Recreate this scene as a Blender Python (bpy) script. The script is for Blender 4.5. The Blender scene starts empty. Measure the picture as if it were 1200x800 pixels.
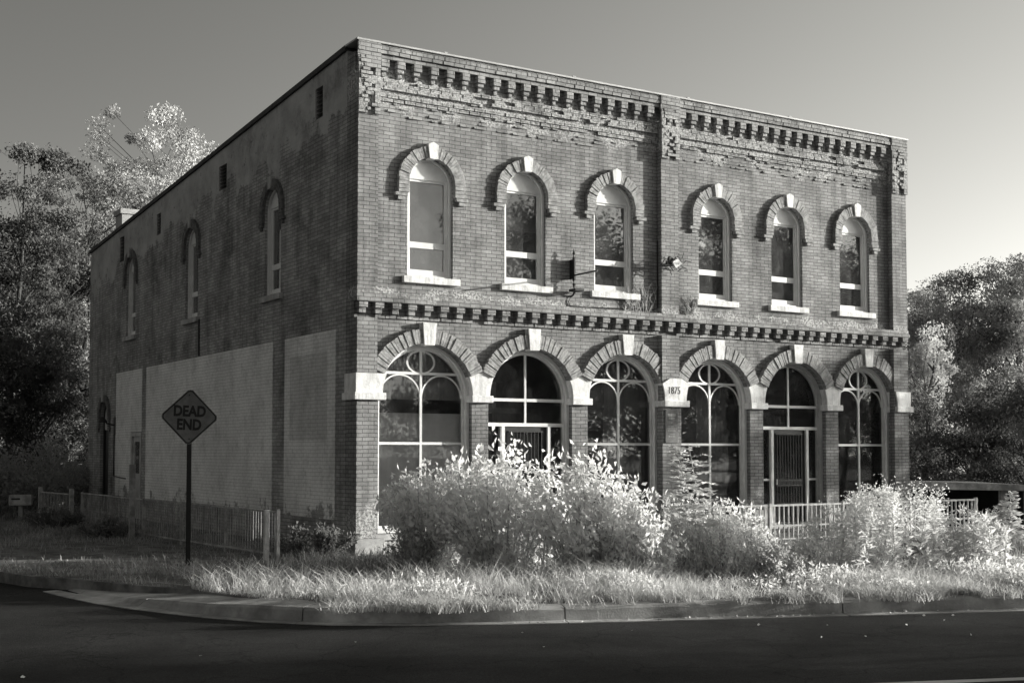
import bpy, math, random
import numpy as np
from mathutils import Vector, Matrix
from mathutils.geometry import tessellate_polygon

rnd = random.Random(7)
R = math.radians
scene = bpy.context.scene
COL = scene.collection

# ------------------------------------------------------------------ helpers
def tag(o, label=None, cat=None, group=None, kind=None):
    if label: o['label'] = label
    if cat: o['category'] = cat
    if group: o['group'] = group
    if kind: o['kind'] = kind
    return o

def empty(name, loc, label, cat, group=None, rz=0):
    o = bpy.data.objects.new(name, None)
    o.location = loc; o.rotation_euler = (0, 0, rz); o.empty_display_size = .2
    COL.objects.link(o)
    return tag(o, label, cat, group)

def link(name, me, mat=None, parent=None, smooth=False):
    o = bpy.data.objects.new(name, me)
    if mat is not None: me.materials.append(mat)
    COL.objects.link(o)
    if parent is not None: o.parent = parent
    if smooth: me.polygons.foreach_set('use_smooth', [True] * len(me.polygons))
    return o

class MB:
    """collects boxes, prisms and tubes for ONE mesh object"""
    def __init__(s, T=None):
        s.v = []; s.f = []; s.T = T
    def _add(s, vs, fs):
        b = len(s.v)
        s.v += [s.T(*p) if s.T else tuple(p) for p in vs]
        s.f += [tuple(b + i for i in f) for f in fs]
        return s
    def box(s, x0, x1, y0, y1, z0, z1):
        return s._add([(x0,y0,z0),(x1,y0,z0),(x1,y1,z0),(x0,y1,z0),(x0,y0,z1),(x1,y0,z1),(x1,y1,z1),(x0,y1,z1)],
                      [(0,3,2,1),(4,5,6,7),(0,1,5,4),(1,2,6,5),(2,3,7,6),(3,0,4,7)])
    def plate(s, outer, holes, y0, y1):
        """polygon with holes in the x-z plane, extruded from y0 (outer face) to y1; outer counter-clockwise seen from -y"""
        loops = [outer] + list(holes)
        pts = [p for l in loops for p in l]
        tris = tessellate_polygon([[Vector((p[0], p[1], 0)) for p in l] for l in loops])
        n = len(pts)
        vs = [(p[0], y0, p[1]) for p in pts] + [(p[0], y1, p[1]) for p in pts]
        fs = []
        for a, b, c in tris:
            (ax, az), (bx, bz), (cx, cz) = pts[a], pts[b], pts[c]
            if (bx-ax)*(cz-az) - (cx-ax)*(bz-az) < 0: b, c = c, b
            fs.append((a, b, c)); fs.append((n+a, n+c, n+b))
        k = 0
        for li, l in enumerate(loops):
            area = sum(l[i][0]*l[(i+1) % len(l)][1] - l[(i+1) % len(l)][0]*l[i][1] for i in range(len(l)))
            ccw = area > 0
            if li: ccw = not ccw
            for i in range(len(l)):
                a, b = k+i, k+(i+1) % len(l)
                fs.append((b, a, n+a, n+b) if ccw else (a, b, n+b, n+a))
            k += len(l)
        return s._add(vs, fs)
    def tube(s, pts, r, n=8, cap=True):
        pts = [Vector(p) for p in pts]; m = len(pts)
        rs = r if isinstance(r, (list, tuple)) else [r]*m
        vs = []; fs = []
        up = Vector((0, 0, 1))
        for i, p in enumerate(pts):
            d = (pts[min(i+1, m-1)] - pts[max(i-1, 0)]).normalized()
            a = d.cross(up if abs(d.z) < .95 else Vector((1, 0, 0))).normalized(); b = d.cross(a)
            for k in range(n):
                t = 2*math.pi*k/n
                vs.append(tuple(p + (a*math.cos(t) + b*math.sin(t))*rs[i]))
        for i in range(m-1):
            for k in range(n):
                k2 = (k+1) % n
                fs.append((i*n+k, i*n+k2, (i+1)*n+k2, (i+1)*n+k))
        if cap:
            fs.append(tuple(range(n-1, -1, -1))); fs.append(tuple((m-1)*n+k for k in range(n)))
        return s._add(vs, fs)
    def build(s, name, mat, parent=None, smooth=False, bevel=0):
        me = bpy.data.meshes.new(name)
        me.from_pydata(s.v, [], s.f); me.update()
        o = link(name, me, mat, parent, smooth)
        if bevel:
            m = o.modifiers.new('bevel', 'BEVEL'); m.width = bevel; m.segments = 2; m.limit_method = 'ANGLE'
        return o

def arr_mesh(name, V, quads=None, tris=None):
    me = bpy.data.meshes.new(name)
    V = np.asarray(V, np.float32)
    q = np.zeros((0, 4), np.int32) if quads is None else np.asarray(quads, np.int32)
    t = np.zeros((0, 3), np.int32) if tris is None else np.asarray(tris, np.int32)
    me.vertices.add(len(V)); me.vertices.foreach_set('co', V.ravel())
    li = np.concatenate([q.ravel(), t.ravel()])
    me.loops.add(len(li)); me.loops.foreach_set('vertex_index', li)
    me.polygons.add(len(q)+len(t))
    st = np.concatenate([np.arange(len(q))*4, len(q)*4 + np.arange(len(t))*3]).astype(np.int32)
    me.polygons.foreach_set('loop_start', st)
    me.update(calc_edges=True); me.validate()
    return me

# ------------------------------------------------------------------ materials
class NT:
    def __init__(s, name):
        s.m = bpy.data.materials.new(name); s.m.use_nodes = True
        s.t = s.m.node_tree; s.n = s.t.nodes; s.l = s.t.links
        s.bsdf = s.n['Principled BSDF']; s.out = s.n['Material Output']
        s.pos = s.n.new('ShaderNodeNewGeometry')
    def new(s, typ, **kw):
        n = s.n.new(typ)
        for k, v in kw.items(): setattr(n, k, v)
        return n
    def math(s, op, a, b=None, c=None, clamp=False):
        n = s.new('ShaderNodeMath', operation=op); n.use_clamp = clamp
        for i, x in enumerate((a, b, c)):
            if x is None: continue
            if isinstance(x, (int, float)): n.inputs[i].default_value = x
            else: s.l.new(x, n.inputs[i])
        return n.outputs[0]
    def noise(s, scale, detail=4, rough=.55, vec=None, dim='3D'):
        n = s.new('ShaderNodeTexNoise'); n.inputs['Scale'].default_value = scale
        n.inputs['Detail'].default_value = detail; n.inputs['Roughness'].default_value = rough
        s.l.new(vec if vec is not None else s.pos.outputs['Position'], n.inputs['Vector'])
        return n.outputs['Fac']
    def ramp(s, x, a, b, lo=0., hi=1.):
        n = s.new('ShaderNodeMapRange'); n.clamp = True; n.interpolation_type = 'SMOOTHSTEP'
        s.l.new(x, n.inputs[0])
        for i, v in enumerate((a, b, lo, hi)): n.inputs[i+1].default_value = v
        return n.outputs[0]
    def mix(s, f, a, b):
        """scalar mix"""
        n = s.new('ShaderNodeMix', data_type='FLOAT')
        for i, x in ((0, f), (2, a), (3, b)):
            if isinstance(x, (int, float)): n.inputs[i].default_value = x
            else: s.l.new(x, n.inputs[i])
        return n.outputs[0]
    def grey(s, x):
        n = s.new('ShaderNodeCombineColor')
        for i in range(3): s.l.new(x, n.inputs[i])
        return n.outputs[0]
    def color(s, x): s.l.new(s.grey(x), s.bsdf.inputs['Base Color'])
    def bump(s, h, strength=.5, dist=.01):
        b = s.new('ShaderNodeBump'); b.inputs['Strength'].default_value = strength; b.inputs['Distance'].default_value = dist
        s.l.new(h, b.inputs['Height']); s.l.new(b.outputs[0], s.bsdf.inputs['Normal'])
        return b

def plain(name, v, rough=.75, var=.25, scale=6., bump=.15, bscale=60., metal=0., stain=0., spec=.3):
    t = NT(name); t.bsdf.inputs['Roughness'].default_value = rough; t.bsdf.inputs['Metallic'].default_value = metal
    t.bsdf.inputs['Specular IOR Level'].default_value = spec
    a = t.ramp(t.noise(scale, 6, .6), .3, .7, v*(1-var), v*(1+var))
    if stain:
        a = t.math('MULTIPLY', a, t.ramp(t.noise(scale*.35, 8, .7), .42, .6, 1-stain, 1.))
    t.color(a)
    if bump: t.bump(t.noise(bscale, 4), bump, .01)
    return t.m

def stone_mat(name, v):
    t = NT(name); t.bsdf.inputs['Roughness'].default_value = .9; t.bsdf.inputs['Specular IOR Level'].default_value = .15
    mp = t.new('ShaderNodeMapping'); mp.inputs['Scale'].default_value = (9., 9., 1.1); t.l.new(t.pos.outputs['Position'], mp.inputs[0])
    run = t.ramp(t.noise(1., 7, .7, mp.outputs[0]), .36, .56, .72, 1.)
    a = t.ramp(t.noise(7., 8, .65), .3, .7, v*.84, v*1.08)
    a = t.math('MULTIPLY', t.math('MULTIPLY', a, run), t.ramp(t.noise(28., 7, .75), .30, .42, .6, 1.))
    t.color(a); t.bump(t.math('ADD', t.noise(18., 8, .75), t.math('MULTIPLY', t.noise(4., 3), 1.5)), .5, .02)
    return t.m

def brick_mat(name, c1, c2, mortar, erode=0., parge=False, paint=0., dark_patch=0.):
    t = NT(name); t.bsdf.inputs['Roughness'].default_value = .9; t.bsdf.inputs['Specular IOR Level'].default_value = .15
    sp = t.new('ShaderNodeSeparateXYZ'); t.l.new(t.pos.outputs['Position'], sp.inputs[0])
    sn = t.new('ShaderNodeSeparateXYZ'); t.l.new(t.pos.outputs['True Normal'], sn.inputs[0])
    side = t.math('GREATER_THAN', t.math('ABSOLUTE', sn.outputs[0]), .7)
    u = t.mix(side, sp.outputs[0], sp.outputs[1])
    wob = t.math('MULTIPLY', t.math('SUBTRACT', t.noise(2.5, 3), .5), .03)
    wob2 = t.math('MULTIPLY', t.math('SUBTRACT', t.noise(14., 2), .5), .02)
    cv = t.new('ShaderNodeCombineXYZ')
    t.l.new(t.math('ADD', u, wob2), cv.inputs[0]); t.l.new(t.math('ADD', sp.outputs[2], wob), cv.inputs[1])
    b = t.new('ShaderNodeTexBrick'); t.l.new(cv.outputs[0], b.inputs['Vector'])
    for k, v in (('Scale', 1.), ('Mortar Size', .007), ('Mortar Smooth', .25), ('Brick Width', .213), ('Row Height', .0667), ('Bias', 0.)):
        b.inputs[k].default_value = v
    for k, v in (('Color1', c1), ('Color2', c2), ('Mortar', mortar)): b.inputs[k].default_value = (v, v, v, 1)
    bw = t.new('ShaderNodeRGBToBW'); t.l.new(b.outputs['Color'], bw.inputs[0])
    col = t.math('MULTIPLY', bw.outputs[0], t.ramp(t.noise(1.1, 8, .65), .3, .7, .70, 1.22))
    ms = t.new('ShaderNodeMapping'); ms.inputs['Scale'].default_value = (3.2, 3.2, .35); t.l.new(t.pos.outputs['Position'], ms.inputs[0])
    col = t.math('MULTIPLY', col, t.ramp(t.noise(1., 8, .7, ms.outputs[0]), .34, .56, .68, 1.04))
    col = t.math('MULTIPLY', col, t.ramp(t.noise(35., 5, .7), .25, .75, .84, 1.13))
    h = t.math('SUBTRACT', 1., b.outputs['Fac'])
    fine = t.noise(55., 5, .7)
    h = t.math('ADD', h, t.math('MULTIPLY', fine, .45))
    if erode:
        # spalled, whitish brick below the cornice, under the middle sills and at the pier feet
        z = sp.outputs[2]
        n1 = t.noise(1.6, 9, .72)
        band = t.ramp(t.math('ABSOLUTE', t.math('SUBTRACT', z, 7.85)), .05, .85, 1., 0.)
        band2 = t.math('MULTIPLY', t.ramp(t.math('ABSOLUTE', t.math('SUBTRACT', z, 4.38)), .02, .3, .9, 0.), 1.)
        band3 = t.ramp(z, .5, 1.5, .95, 0.)
        m = t.math('MAXIMUM', t.math('MAXIMUM', band, band2), band3)
        m = t.ramp(t.math('ADD', t.math('MULTIPLY', m, .34), n1), .72, .84, 0., 1.)
        pit = t.noise(24., 6, .75)
        spall = t.ramp(pit, .38, .62, .10, .62)
        col = t.mix(t.math('MULTIPLY', m, erode), col, spall)
        h = t.math('ADD', h, t.math('MULTIPLY', t.math('MULTIPLY', pit, m), 3.0))
    if parge:
        top = t.math('SUBTRACT', 8.6, t.math('MULTIPLY', sp.outputs[1], .0609))
        dz = t.math('SUBTRACT', top, sp.outputs[2])
        e = t.math('SUBTRACT', dz, t.math('MULTIPLY', t.math('SUBTRACT', t.noise(.9, 8, .65), .5), 3.2))
        m = t.ramp(e, 1.0, 1.12, 1., 0.)
        col = t.mix(t.math('MULTIPLY', m, .9), col, t.ramp(t.noise(1.3, 8, .7), .3, .7, .32, .5))
        h = t.mix(m, h, t.math('MULTIPLY', fine, .4))
        st = t.ramp(t.noise(.7, 9, .75), .5, .68, 1., .55)
        col = t.math('MULTIPLY', col, st)
        pn = t.math('MULTIPLY', t.ramp(t.noise(5., 8, .75), .58, .66, 0., 1.), t.ramp(dz, .3, 2.4, .7, 0.))
        col = t.mix(pn, col, .06)
    if paint:
        pk = t.ramp(t.math('ADD', t.noise(2.2, 9, .72), t.ramp(sp.outputs[2], .5, 1.2, .16, 0.)), .64, .72, 1., 0.)
        col = t.mix(t.math('MULTIPLY', pk, .88), col, t.math('MULTIPLY', t.math('MULTIPLY', t.ramp(t.noise(.8, 8, .7), .3, .7, paint*.78, paint*1.1), t.math('SUBTRACT', 1., t.math('MULTIPLY', b.outputs['Fac'], .28))), t.ramp(t.noise(2.6, 9, .75), .36, .52, .8, 1.)))
    t.color(col)
    t.bump(h, .6 if not paint else .4, .007)
    return t.m

def leaf_mat(name, v, trans=.3, var=.3, scale=1.2):
    t = NT(name); t.n.remove(t.bsdf)
    a = t.grey(t.ramp(t.noise(scale, 4), .3, .7, v*(1-var), min(.85, v*(1+var))))
    d = t.new('ShaderNodeBsdfDiffuse'); tr = t.new('ShaderNodeBsdfTranslucent'); mx = t.new('ShaderNodeMixShader')
    t.l.new(a, d.inputs[0]); t.l.new(a, tr.inputs[0]); mx.inputs[0].default_value = trans
    t.l.new(d.outputs[0], mx.inputs[1]); t.l.new(tr.outputs[0], mx.inputs[2]); t.l.new(mx.outputs[0], t.out.inputs[0])
    return t.m

def glass_mat(name, refl=.10, tint=.8, wav=.05, dirt=.0):
    t = NT(name); t.n.remove(t.bsdf)
    tr = t.new('ShaderNodeBsdfTransparent'); tr.inputs[0].default_value = (tint, tint, tint, 1)
    g = t.new('ShaderNodeBsdfGlossy'); g.inputs['Roughness'].default_value = .015; g.inputs[0].default_value = (.95, .95, .95, 1)
    b = t.new('ShaderNodeBump'); b.inputs['Strength'].default_value = wav; b.inputs['Distance'].default_value = .02
    t.l.new(t.noise(2.2, 2), b.inputs['Height']); t.l.new(b.outputs[0], g.inputs['Normal'])
    fr = t.new('ShaderNodeFresnel'); fr.inputs[0].default_value = 1.52
    fac = t.math('ADD', fr.outputs[0], refl, clamp=True)
    mx = t.new('ShaderNodeMixShader'); t.l.new(fac, mx.inputs[0]); t.l.new(tr.outputs[0], mx.inputs[1]); t.l.new(g.outputs[0], mx.inputs[2])
    last = mx
    if dirt:
        df = t.new('ShaderNodeBsdfDiffuse'); df.inputs[0].default_value = (.4, .4, .4, 1)
        m2 = t.new('ShaderNodeMixShader'); t.l.new(t.ramp(t.noise(3.5, 8, .7), .4, .75, dirt*.3, dirt), m2.inputs[0])
        t.l.new(mx.outputs[0], m2.inputs[1]); t.l.new(df.outputs[0], m2.inputs[2]); last = m2
    t.l.new(last.outputs[0], t.out.inputs[0])
    return t.m

def asphalt_mat():
    t = NT('asphalt'); t.bsdf.inputs['Roughness'].default_value = .95; t.bsdf.inputs['Specular IOR Level'].default_value = .06
    a = t.ramp(t.noise(.7, 8, .65), .3, .7, .024, .042)
    a = t.math('MULTIPLY', a, t.ramp(t.noise(90., 4, .7), .3, .75, .6, 1.7))
    vo = t.new('ShaderNodeTexVoronoi', feature='DISTANCE_TO_EDGE'); vo.inputs['Scale'].default_value = .55
    wv = t.new('ShaderNodeVectorMath', operation='ADD'); nz = t.new('ShaderNodeTexNoise'); nz.inputs['Scale'].default_value = 1.5; nz.inputs['Detail'].default_value = 6
    t.l.new(t.pos.outputs['Position'], nz.inputs['Vector']); t.l.new(t.pos.outputs['Position'], wv.inputs[0]); t.l.new(nz.outputs['Color'], wv.inputs[1]); t.l.new(wv.outputs[0], vo.inputs['Vector'])
    a = t.math('MULTIPLY', a, t.ramp(vo.outputs['Distance'], .003, .012, .72, 1.))
    t.color(a); t.bump(t.noise(110., 4, .7), .8, .012)
    return t.m

M = dict(
    brick=brick_mat('facade brick', .30, .215, .105, erode=.85),
    side=brick_mat('side brick', .40, .28, .18, parge=True),
    panel=brick_mat('painted brick', .30, .27, .22, paint=.84),
    panel_in=brick_mat('painted brick, duller', .28, .25, .20, paint=.66),
    corbel=brick_mat('cornice brick', .36, .24, .11, erode=.6),
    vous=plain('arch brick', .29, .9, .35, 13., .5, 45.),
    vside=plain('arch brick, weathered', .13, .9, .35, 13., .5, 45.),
    stone=stone_mat('limestone', .78),
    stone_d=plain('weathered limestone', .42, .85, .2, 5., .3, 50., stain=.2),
    white=plain('cream paint', .72, .5, .07, 4., .05, 30., stain=.1),
    white_d=plain('dull paint', .46, .55, .12, 4., .1, 30., stain=.2),
    dark=plain('dark metal', .02, .45, .3, 8., .1),
    black=plain('interior dark', .03, .9, .3, 2., 0),  # near-black colour stands in for shade inside rooms and shed
    inner=plain('interior plaster', .22, .9, .3, 1., 0),
    blind=plain('roller blind', .30, .9, .12, 1.5, .05, 20., stain=.15),
    blind_d=plain('dusty blind', .11, .9, .2, 1.5, .05, 20., stain=.25),
    sheet=plain('cotton sheet', .84, .9, .15, 1.2, .1, 8.),
    curtain=plain('curtain', .36, .9, .25, 2., .1, 8.),
    flash=plain('metal flashing', .42, .4, .15, 3., .05),
    coping=plain('tar coping', .05, .8, .3, 3., .3, 20.),
    tar=plain('roof tar', .06, .9, .3, 3., .3, 20.),
    asphalt=asphalt_mat(),
    concrete=plain('kerb concrete', .44, .95, .3, 2.2, .8, 45., stain=.35, spec=.1),
    soil=plain('soil', .16, .95, .5, 2.5, .8, 25.),
    valley=plain('rough ground', .10, .95, .4, 1., .8, 5.),
    iron=plain('fence paint', .36, .6, .3, 7., .2, 50., stain=.3),
    iron_w=plain('pale fence paint', .62, .6, .2, 7., .2, 50., stain=.25),
    sign=plain('sign face', .14, .45, .15, 9., .03, 50., stain=.25),
    ink=plain('sign black', .012, .5, .2, 9., 0),
    letter=plain('letter cut', .10, .8, .2, 9., 0),
    plaque=plain('bronze plaque', .09, .4, .3, 9., .2, 40., metal=.3),
    plaque_l=plain('plaque lettering', .30, .4, .2, 9., 0, metal=.3),
    wood=plain('grey timber', .30, .85, .3, 5., .4, 30., stain=.35),
    bark=plain('bark', .07, .95, .4, 6., .8, 20.),
    stem=plain('plant stem', .42, .9, .2, 8., 0),
    glass=glass_mat('window glass', .03, .84, .03, .22),
    glass_l=glass_mat('shop glass', .0, .84, .02, .05),
)
M['bulb'] = plain('lamp glass', .7, .2, .05, 5., 0)

# ------------------------------------------------------------------ world, sun, camera
SUN = Vector((.933, -.359, 0)).normalized(); EL = R(9.8)
sun_dir = Vector((SUN.x*math.cos(EL), SUN.y*math.cos(EL), math.sin(EL)))
w = bpy.data.worlds.new('World'); scene.world = w; w.use_nodes = True
nt = w.node_tree; bg = nt.nodes['Background']
sky = nt.nodes.new('ShaderNodeTexSky'); sky.sky_type = 'NISHITA'; sky.sun_disc = False
sky.sun_elevation = EL; sky.sun_rotation = math.atan2(sun_dir.x, sun_dir.y)
sky.air_density = 1.0; sky.dust_density = 2.2; sky.ozone_density = 1.0; sky.altitude = 200
sep = nt.nodes.new('ShaderNodeSeparateColor'); nt.links.new(sky.outputs[0], sep.inputs[0])
cmb = nt.nodes.new('ShaderNodeCombineColor')
# hazy forward scatter round the low sun
tc = nt.nodes.new('ShaderNodeTexCoord'); dt = nt.nodes.new('ShaderNodeVectorMath'); dt.operation = 'DOT_PRODUCT'
nrm = nt.nodes.new('ShaderNodeVectorMath'); nrm.operation = 'NORMALIZE'; nt.links.new(tc.outputs['Generated'], nrm.inputs[0])
nt.links.new(nrm.outputs[0], dt.inputs[0]); dt.inputs[1].default_value = tuple(sun_dir)
def wm(op, a, b):
    q = nt.nodes.new('ShaderNodeMath'); q.operation = op
    for i_, x_ in enumerate((a, b)):
        if isinstance(x_, (int, float)): q.inputs[i_].default_value = x_
        else: nt.links.new(x_, q.inputs[i_])
    return q.outputs[0]
sz = nt.nodes.new('ShaderNodeSeparateXYZ'); nt.links.new(nrm.outputs[0], sz.inputs[0])
mr = nt.nodes.new('ShaderNodeMapRange'); mr.interpolation_type = 'SMOOTHSTEP'; mr.inputs[1].default_value = -.35; mr.inputs[2].default_value = .65
nt.links.new(dt.outputs['Value'], mr.inputs[0])
low = wm('POWER', 2.71828, wm('MULTIPLY', wm('MAXIMUM', sz.outputs[2], 0.), -1.4))
haze_f = wm('ADD', wm('MULTIPLY', wm('MULTIPLY', mr.outputs[0], low), 1.3), .86)
sky_v = wm('MULTIPLY', sep.outputs[0], haze_f)
for i, k in enumerate((1.0, .99, .925)):                  # infrared film: only the red end of the sky, on a warm-toned print
    mm = nt.nodes.new('ShaderNodeMath'); mm.operation = 'MULTIPLY'; mm.inputs[1].default_value = k
    nt.links.new(sky_v, mm.inputs[0]); nt.links.new(mm.outputs[0], cmb.inputs[i])
nt.links.new(cmb.outputs[0], bg.inputs[0]); bg.inputs[1].default_value = .10
sl = bpy.data.lights.new('sun', 'SUN'); sl.energy = 5.0; sl.angle = R(.5); sl.color = (1, .985, .925)
so = bpy.data.objects.new('sun', sl); COL.objects.link(so)
so.rotation_euler = sun_dir.to_track_quat('Z', 'Y').to_euler(); so.location = (40, -20, 30)

cd = bpy.data.cameras.new('camera'); cam = bpy.data.objects.new('camera', cd); COL.objects.link(cam)
CAM = Vector((-8.84, -19.296, 1.69))
cam.location = CAM; cam.rotation_euler = (R(90+2.6527), 0, R(-31.5604))
cd.sensor_width = 36; cd.lens = 1495.26/1200*36; cd.shift_y = 60.08/1200; cd.clip_end = 3000; cd.clip_start = .1
scene.camera = cam
scene.cycles.max_bounces = 16; scene.cycles.diffuse_bounces = 12; scene.cycles.transparent_max_bounces = 16
vs = scene.view_settings; vs.view_transform = 'Standard'; vs.look = 'None'; vs.gamma = 1; vs.exposure = .72; vs.use_curve_mapping = False

YAW = R(31.5604); FW = Vector((math.sin(YAW), math.cos(YAW), 0)); RT = Vector((math.cos(YAW), -math.sin(YAW), 0))
def at(px, Z, z=0.):
    """world point seen in column px of the 1200 px wide photograph, Z metres ahead of the lens"""
    p = CAM + FW*Z + RT*((px-600)/1495.26*Z); return Vector((p.x, p.y, z))
def zof(py, Z): return CAM.z + (529.4-py)/1495.26*Z
HZ = lambda x, y: 0.

# ------------------------------------------------------------------ ground
EDGE = [(70,-34.0),(30,-19.2),(12,-12.55),(4.04,-9.58),(-.7,-7.82),(-1.7,-7.42),(-2.6,-6.95),(-3.25,-6.5),(-3.75,-5.95),(-4.15,-5.25),(-4.43,-4.57),(-4.66,-3.95),(-4.84,-3.3),(-5.0,-2.4),(-5.09,-1.61)]
def offset_poly(P, ds):
    out = []
    for i, p in enumerate(P):
        a = Vector(P[max(i-1, 0)]); b = Vector(P[min(i+1, len(P)-1)]); d = (b-a).normalized()
        n = Vector((d.y, -d.x)); d_ = ds[i] if isinstance(ds, (list, tuple)) else ds
        out.append((p[0]+n.x*d_, p[1]+n.y*d_))
    return out
def sheet(name, poly, z, mat, skirt=0.):
    tr = tessellate_polygon([[Vector((x, y, 0)) for x, y in poly]])
    n = len(poly); v = [(x, y, z) for x, y in poly]; f = []
    for a, b, c in tr:
        A, B, C = poly[a], poly[b], poly[c]
        if (B[0]-A[0])*(C[1]-A[1])-(C[0]-A[0])*(B[1]-A[1]) < 0: b, c = c, b
        f.append((a, b, c))
    if skirt:
        v += [(x, y, z-skirt) for x, y in poly]
        f += [(i, (i+1) % n, n+(i+1) % n, n+i) for i in range(n)]
    me = bpy.data.meshes.new(name); me.from_pydata(v, [], f); me.update()
    o = link(name, me, mat); return tag(o, kind='structure')
sheet('ground', [(-700,-700),(700,-700),(700,700),(-700,700)], -1.7, M['valley'])
inner = offset_poly(EDGE, .5)
GRASS_EDGE_W = [(-5.3,-.9),(-5.51,-.04),(-6.3,3.5),(-7.8,9),(-12,22),(-70,60)]
sheet('road', [(-120,-90),(120,-90),(120,-52)] + inner + [(-5.0,-.9),(-5.1,.4),(-5.9,3.7),(-7.3,9.2),(-11.5,22.4),(-69,61),(-120,61)], -.15, M['asphalt'], .5)
lawn_poly = [(-9,66),(40,66),(15.0,22),(14.6,1),(16.5,-3.5),(70,-24)] + offset_poly(EDGE, [.3]*4+[.28,.3,.35,.4,.5,.6,.7,.75,.6,.4,.2]) + GRASS_EDGE_W + [(-70,66)]
sheet('lawn', lawn_poly, 0.0, M['soil'], 1.8)
# far side of the street, behind the lens
def street(u, s): return (.937*u + .348*s, -.348*u + .937*s)      # u along the kerb, s across it (kerb at s=-7.57)
sheet('lawn', [street(-70,-16.3), street(-70,-60), street(110,-60), street(110,-16.3)], -.05, M['soil'], .3)
sheet('road_marking', [street(4,-11.66), street(-7.5,-11.66) , street(-7.5,-11.78), street(90,-11.78), street(90,-11.66)][2:] + [street(-7.5+11.5,-11.66), street(-7.5,-11.66)], -.146, M['white_d'])

# kerb: gutter lip, face and top swept round the corner in cast lengths
def kerb():
    pts = []; P = EDGE
    for i in range(len(P)-1):
        a, b = Vector(P[i]), Vector(P[i+1]); n = max(1, int((b-a).length/.35))
        for k in range(n): pts.append(a.lerp(b, k/n))
    pts.append(Vector(P[-1]))
    L = [0.]
    for i in range(1, len(pts)): L.append(L[-1]+(pts[i]-pts[i-1]).length)
    tot = L[-1]
    v = []; f = []; prev = None
    for i, p in enumerate(pts):
        d = (pts[min(i+1, len(pts)-1)]-pts[max(i-1, 0)]).normalized(); n = Vector((d.y, -d.x))
        left = tot - L[i]
        hh = .15*min(1, max(.12, (left-.2)/4.2)); wd = .22 + (.75*max(0, 1-abs(left-2.6)/3.2))
        wd = min(wd, .06+left*.55)
        jt = .008*math.sin(i*1.7) + .006*math.sin(i*.61)
        top = -.15 + hh + .012 + jt*.5
        prof = [(-.16, -.155), (-.16, -.141), (.02, -.138), (.035+(.15-hh)*.8, top-.035), (.06+(.15-hh)*1.2, top-.006), (.12+wd*.55+(.15-hh), top+.004), (.13+wd+(.15-hh), max(top, .004)), (.13+wd+(.15-hh), -.2)]
        ring = [(p.x+n.x*o_, p.y+n.y*o_, z_) for o_, z_ in prof]
        joint = (int(L[i]/2.9) != int(L[i-1]/2.9)) if i else False
        b = len(v); v += ring
        if prev is not None and not joint:
            for k in range(len(prof)-1): f.append((prev+k, b+k, b+k+1, prev+k+1))
        elif prev is not None:      # open joint, a finger wide
            b2 = len(v); sh = d*(.0)
            pr = [Vector(v[prev+k]).lerp(Vector(ring[k]), .955) for k in range(len(prof))]
            v += [tuple(q) for q in pr]
            for k in range(len(prof)-1): f.append((prev+k, b2+k, b2+k+1, prev+k+1))
            f.append(tuple(b2+k for k in range(len(prof)))); f.append(tuple(b+k for k in range(len(prof)-1, -1, -1)))
        prev = b
    me = bpy.data.meshes.new('kerb'); me.from_pydata(v, [], f); me.update()
    tag(link('kerb', me, M['concrete']), kind='structure')
kerb()

# ------------------------------------------------------------------ the building
B = empty('brick_building', (0, 0, 0), 'two storey old brick commercial building with arched windows on the street corner', 'building')
W, H, D, HB = 13.231, 8.6, 18.4, 7.48
WY = .13                                                     # face of the wall; pilasters stand forward to y = 0
front = lambda u, w_, z: (u, WY + w_, z)
sideT = lambda u, w_, z: (w_, -u, z)
def arch(x0, x1, z0, apex, n=26, grow=0.):
    r = (x1-x0)/2; c = (x0+x1)/2; zs = apex - r; r += grow
    return [(c-r, z0-grow), (c+r, z0-grow)] + [(c+r*math.cos(math.pi*k/n), zs+r*math.sin(math.pi*k/n)) for k in range(n+1)]
UP = [(.99,1.88),(2.935,3.815),(4.895,5.81),(7.42,8.29),(9.35,10.215),(11.31,12.20)]
LO = [(.455,2.265),(2.60,4.39),(4.737,6.44),(6.955,8.729),(9.083,10.845),(11.208,12.85)]
UA, LA, US = 6.76, 3.545, 4.69
LZ = [.32, .12, .32, .32, .12, .32]
holes = [arch(a, b, US, UA) for a, b in UP] + [arch(a, b, z, LA) for (a, b), z in zip(LO, LZ)]
MB(front).plate([(0,-.6),(W,-.6),(W,8.42),(0,8.42)], holes, 0, .32).build('facade', M['brick'], B)

roofz = lambda y: H - (H-HB)*y/D
# side wall openings, in (-y, z)
SW = [(3.46,4.32),(8.47,9.36),(13.56,14.46)]
sholes = [arch(-b, -a, US, UA) for a, b in SW] + [arch(-17.0, -16.08, .05, 3.09), [(-13.72,.1),(-12.9,.1),(-12.9,2.12),(-13.72,2.12)]]
VENTS = [(1.5,1.84,7.62,8.18),(6.6,7.1,7.26,7.78),(11.4,11.75,6.98,7.5),(14.75,15.2,6.75,7.42)]
sholes += [[(-b,c),(-a,c),(-a,d),(-b,d)] for a, b, c, d in VENTS]
MB(sideT).plate([(-D,-.6),(-.452,-.6),(-.452,roofz(.45)-.06),(-D,roofz(D)-.06)], sholes, 0, .32).build('side_wall', M['side'], B)
MB(lambda u, w_, z: (W - w_, u, z)).plate([(.452,-1.8),(D,-1.8),(D,roofz(D)-.06),(.452,roofz(.45)-.06)], [], 0, .32).build('side_wall', M['side'], B)
MB().box(.322, W-.322, D-.32, D, -.6, HB-.1).build('rear_wall', M['side'], B)
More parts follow.
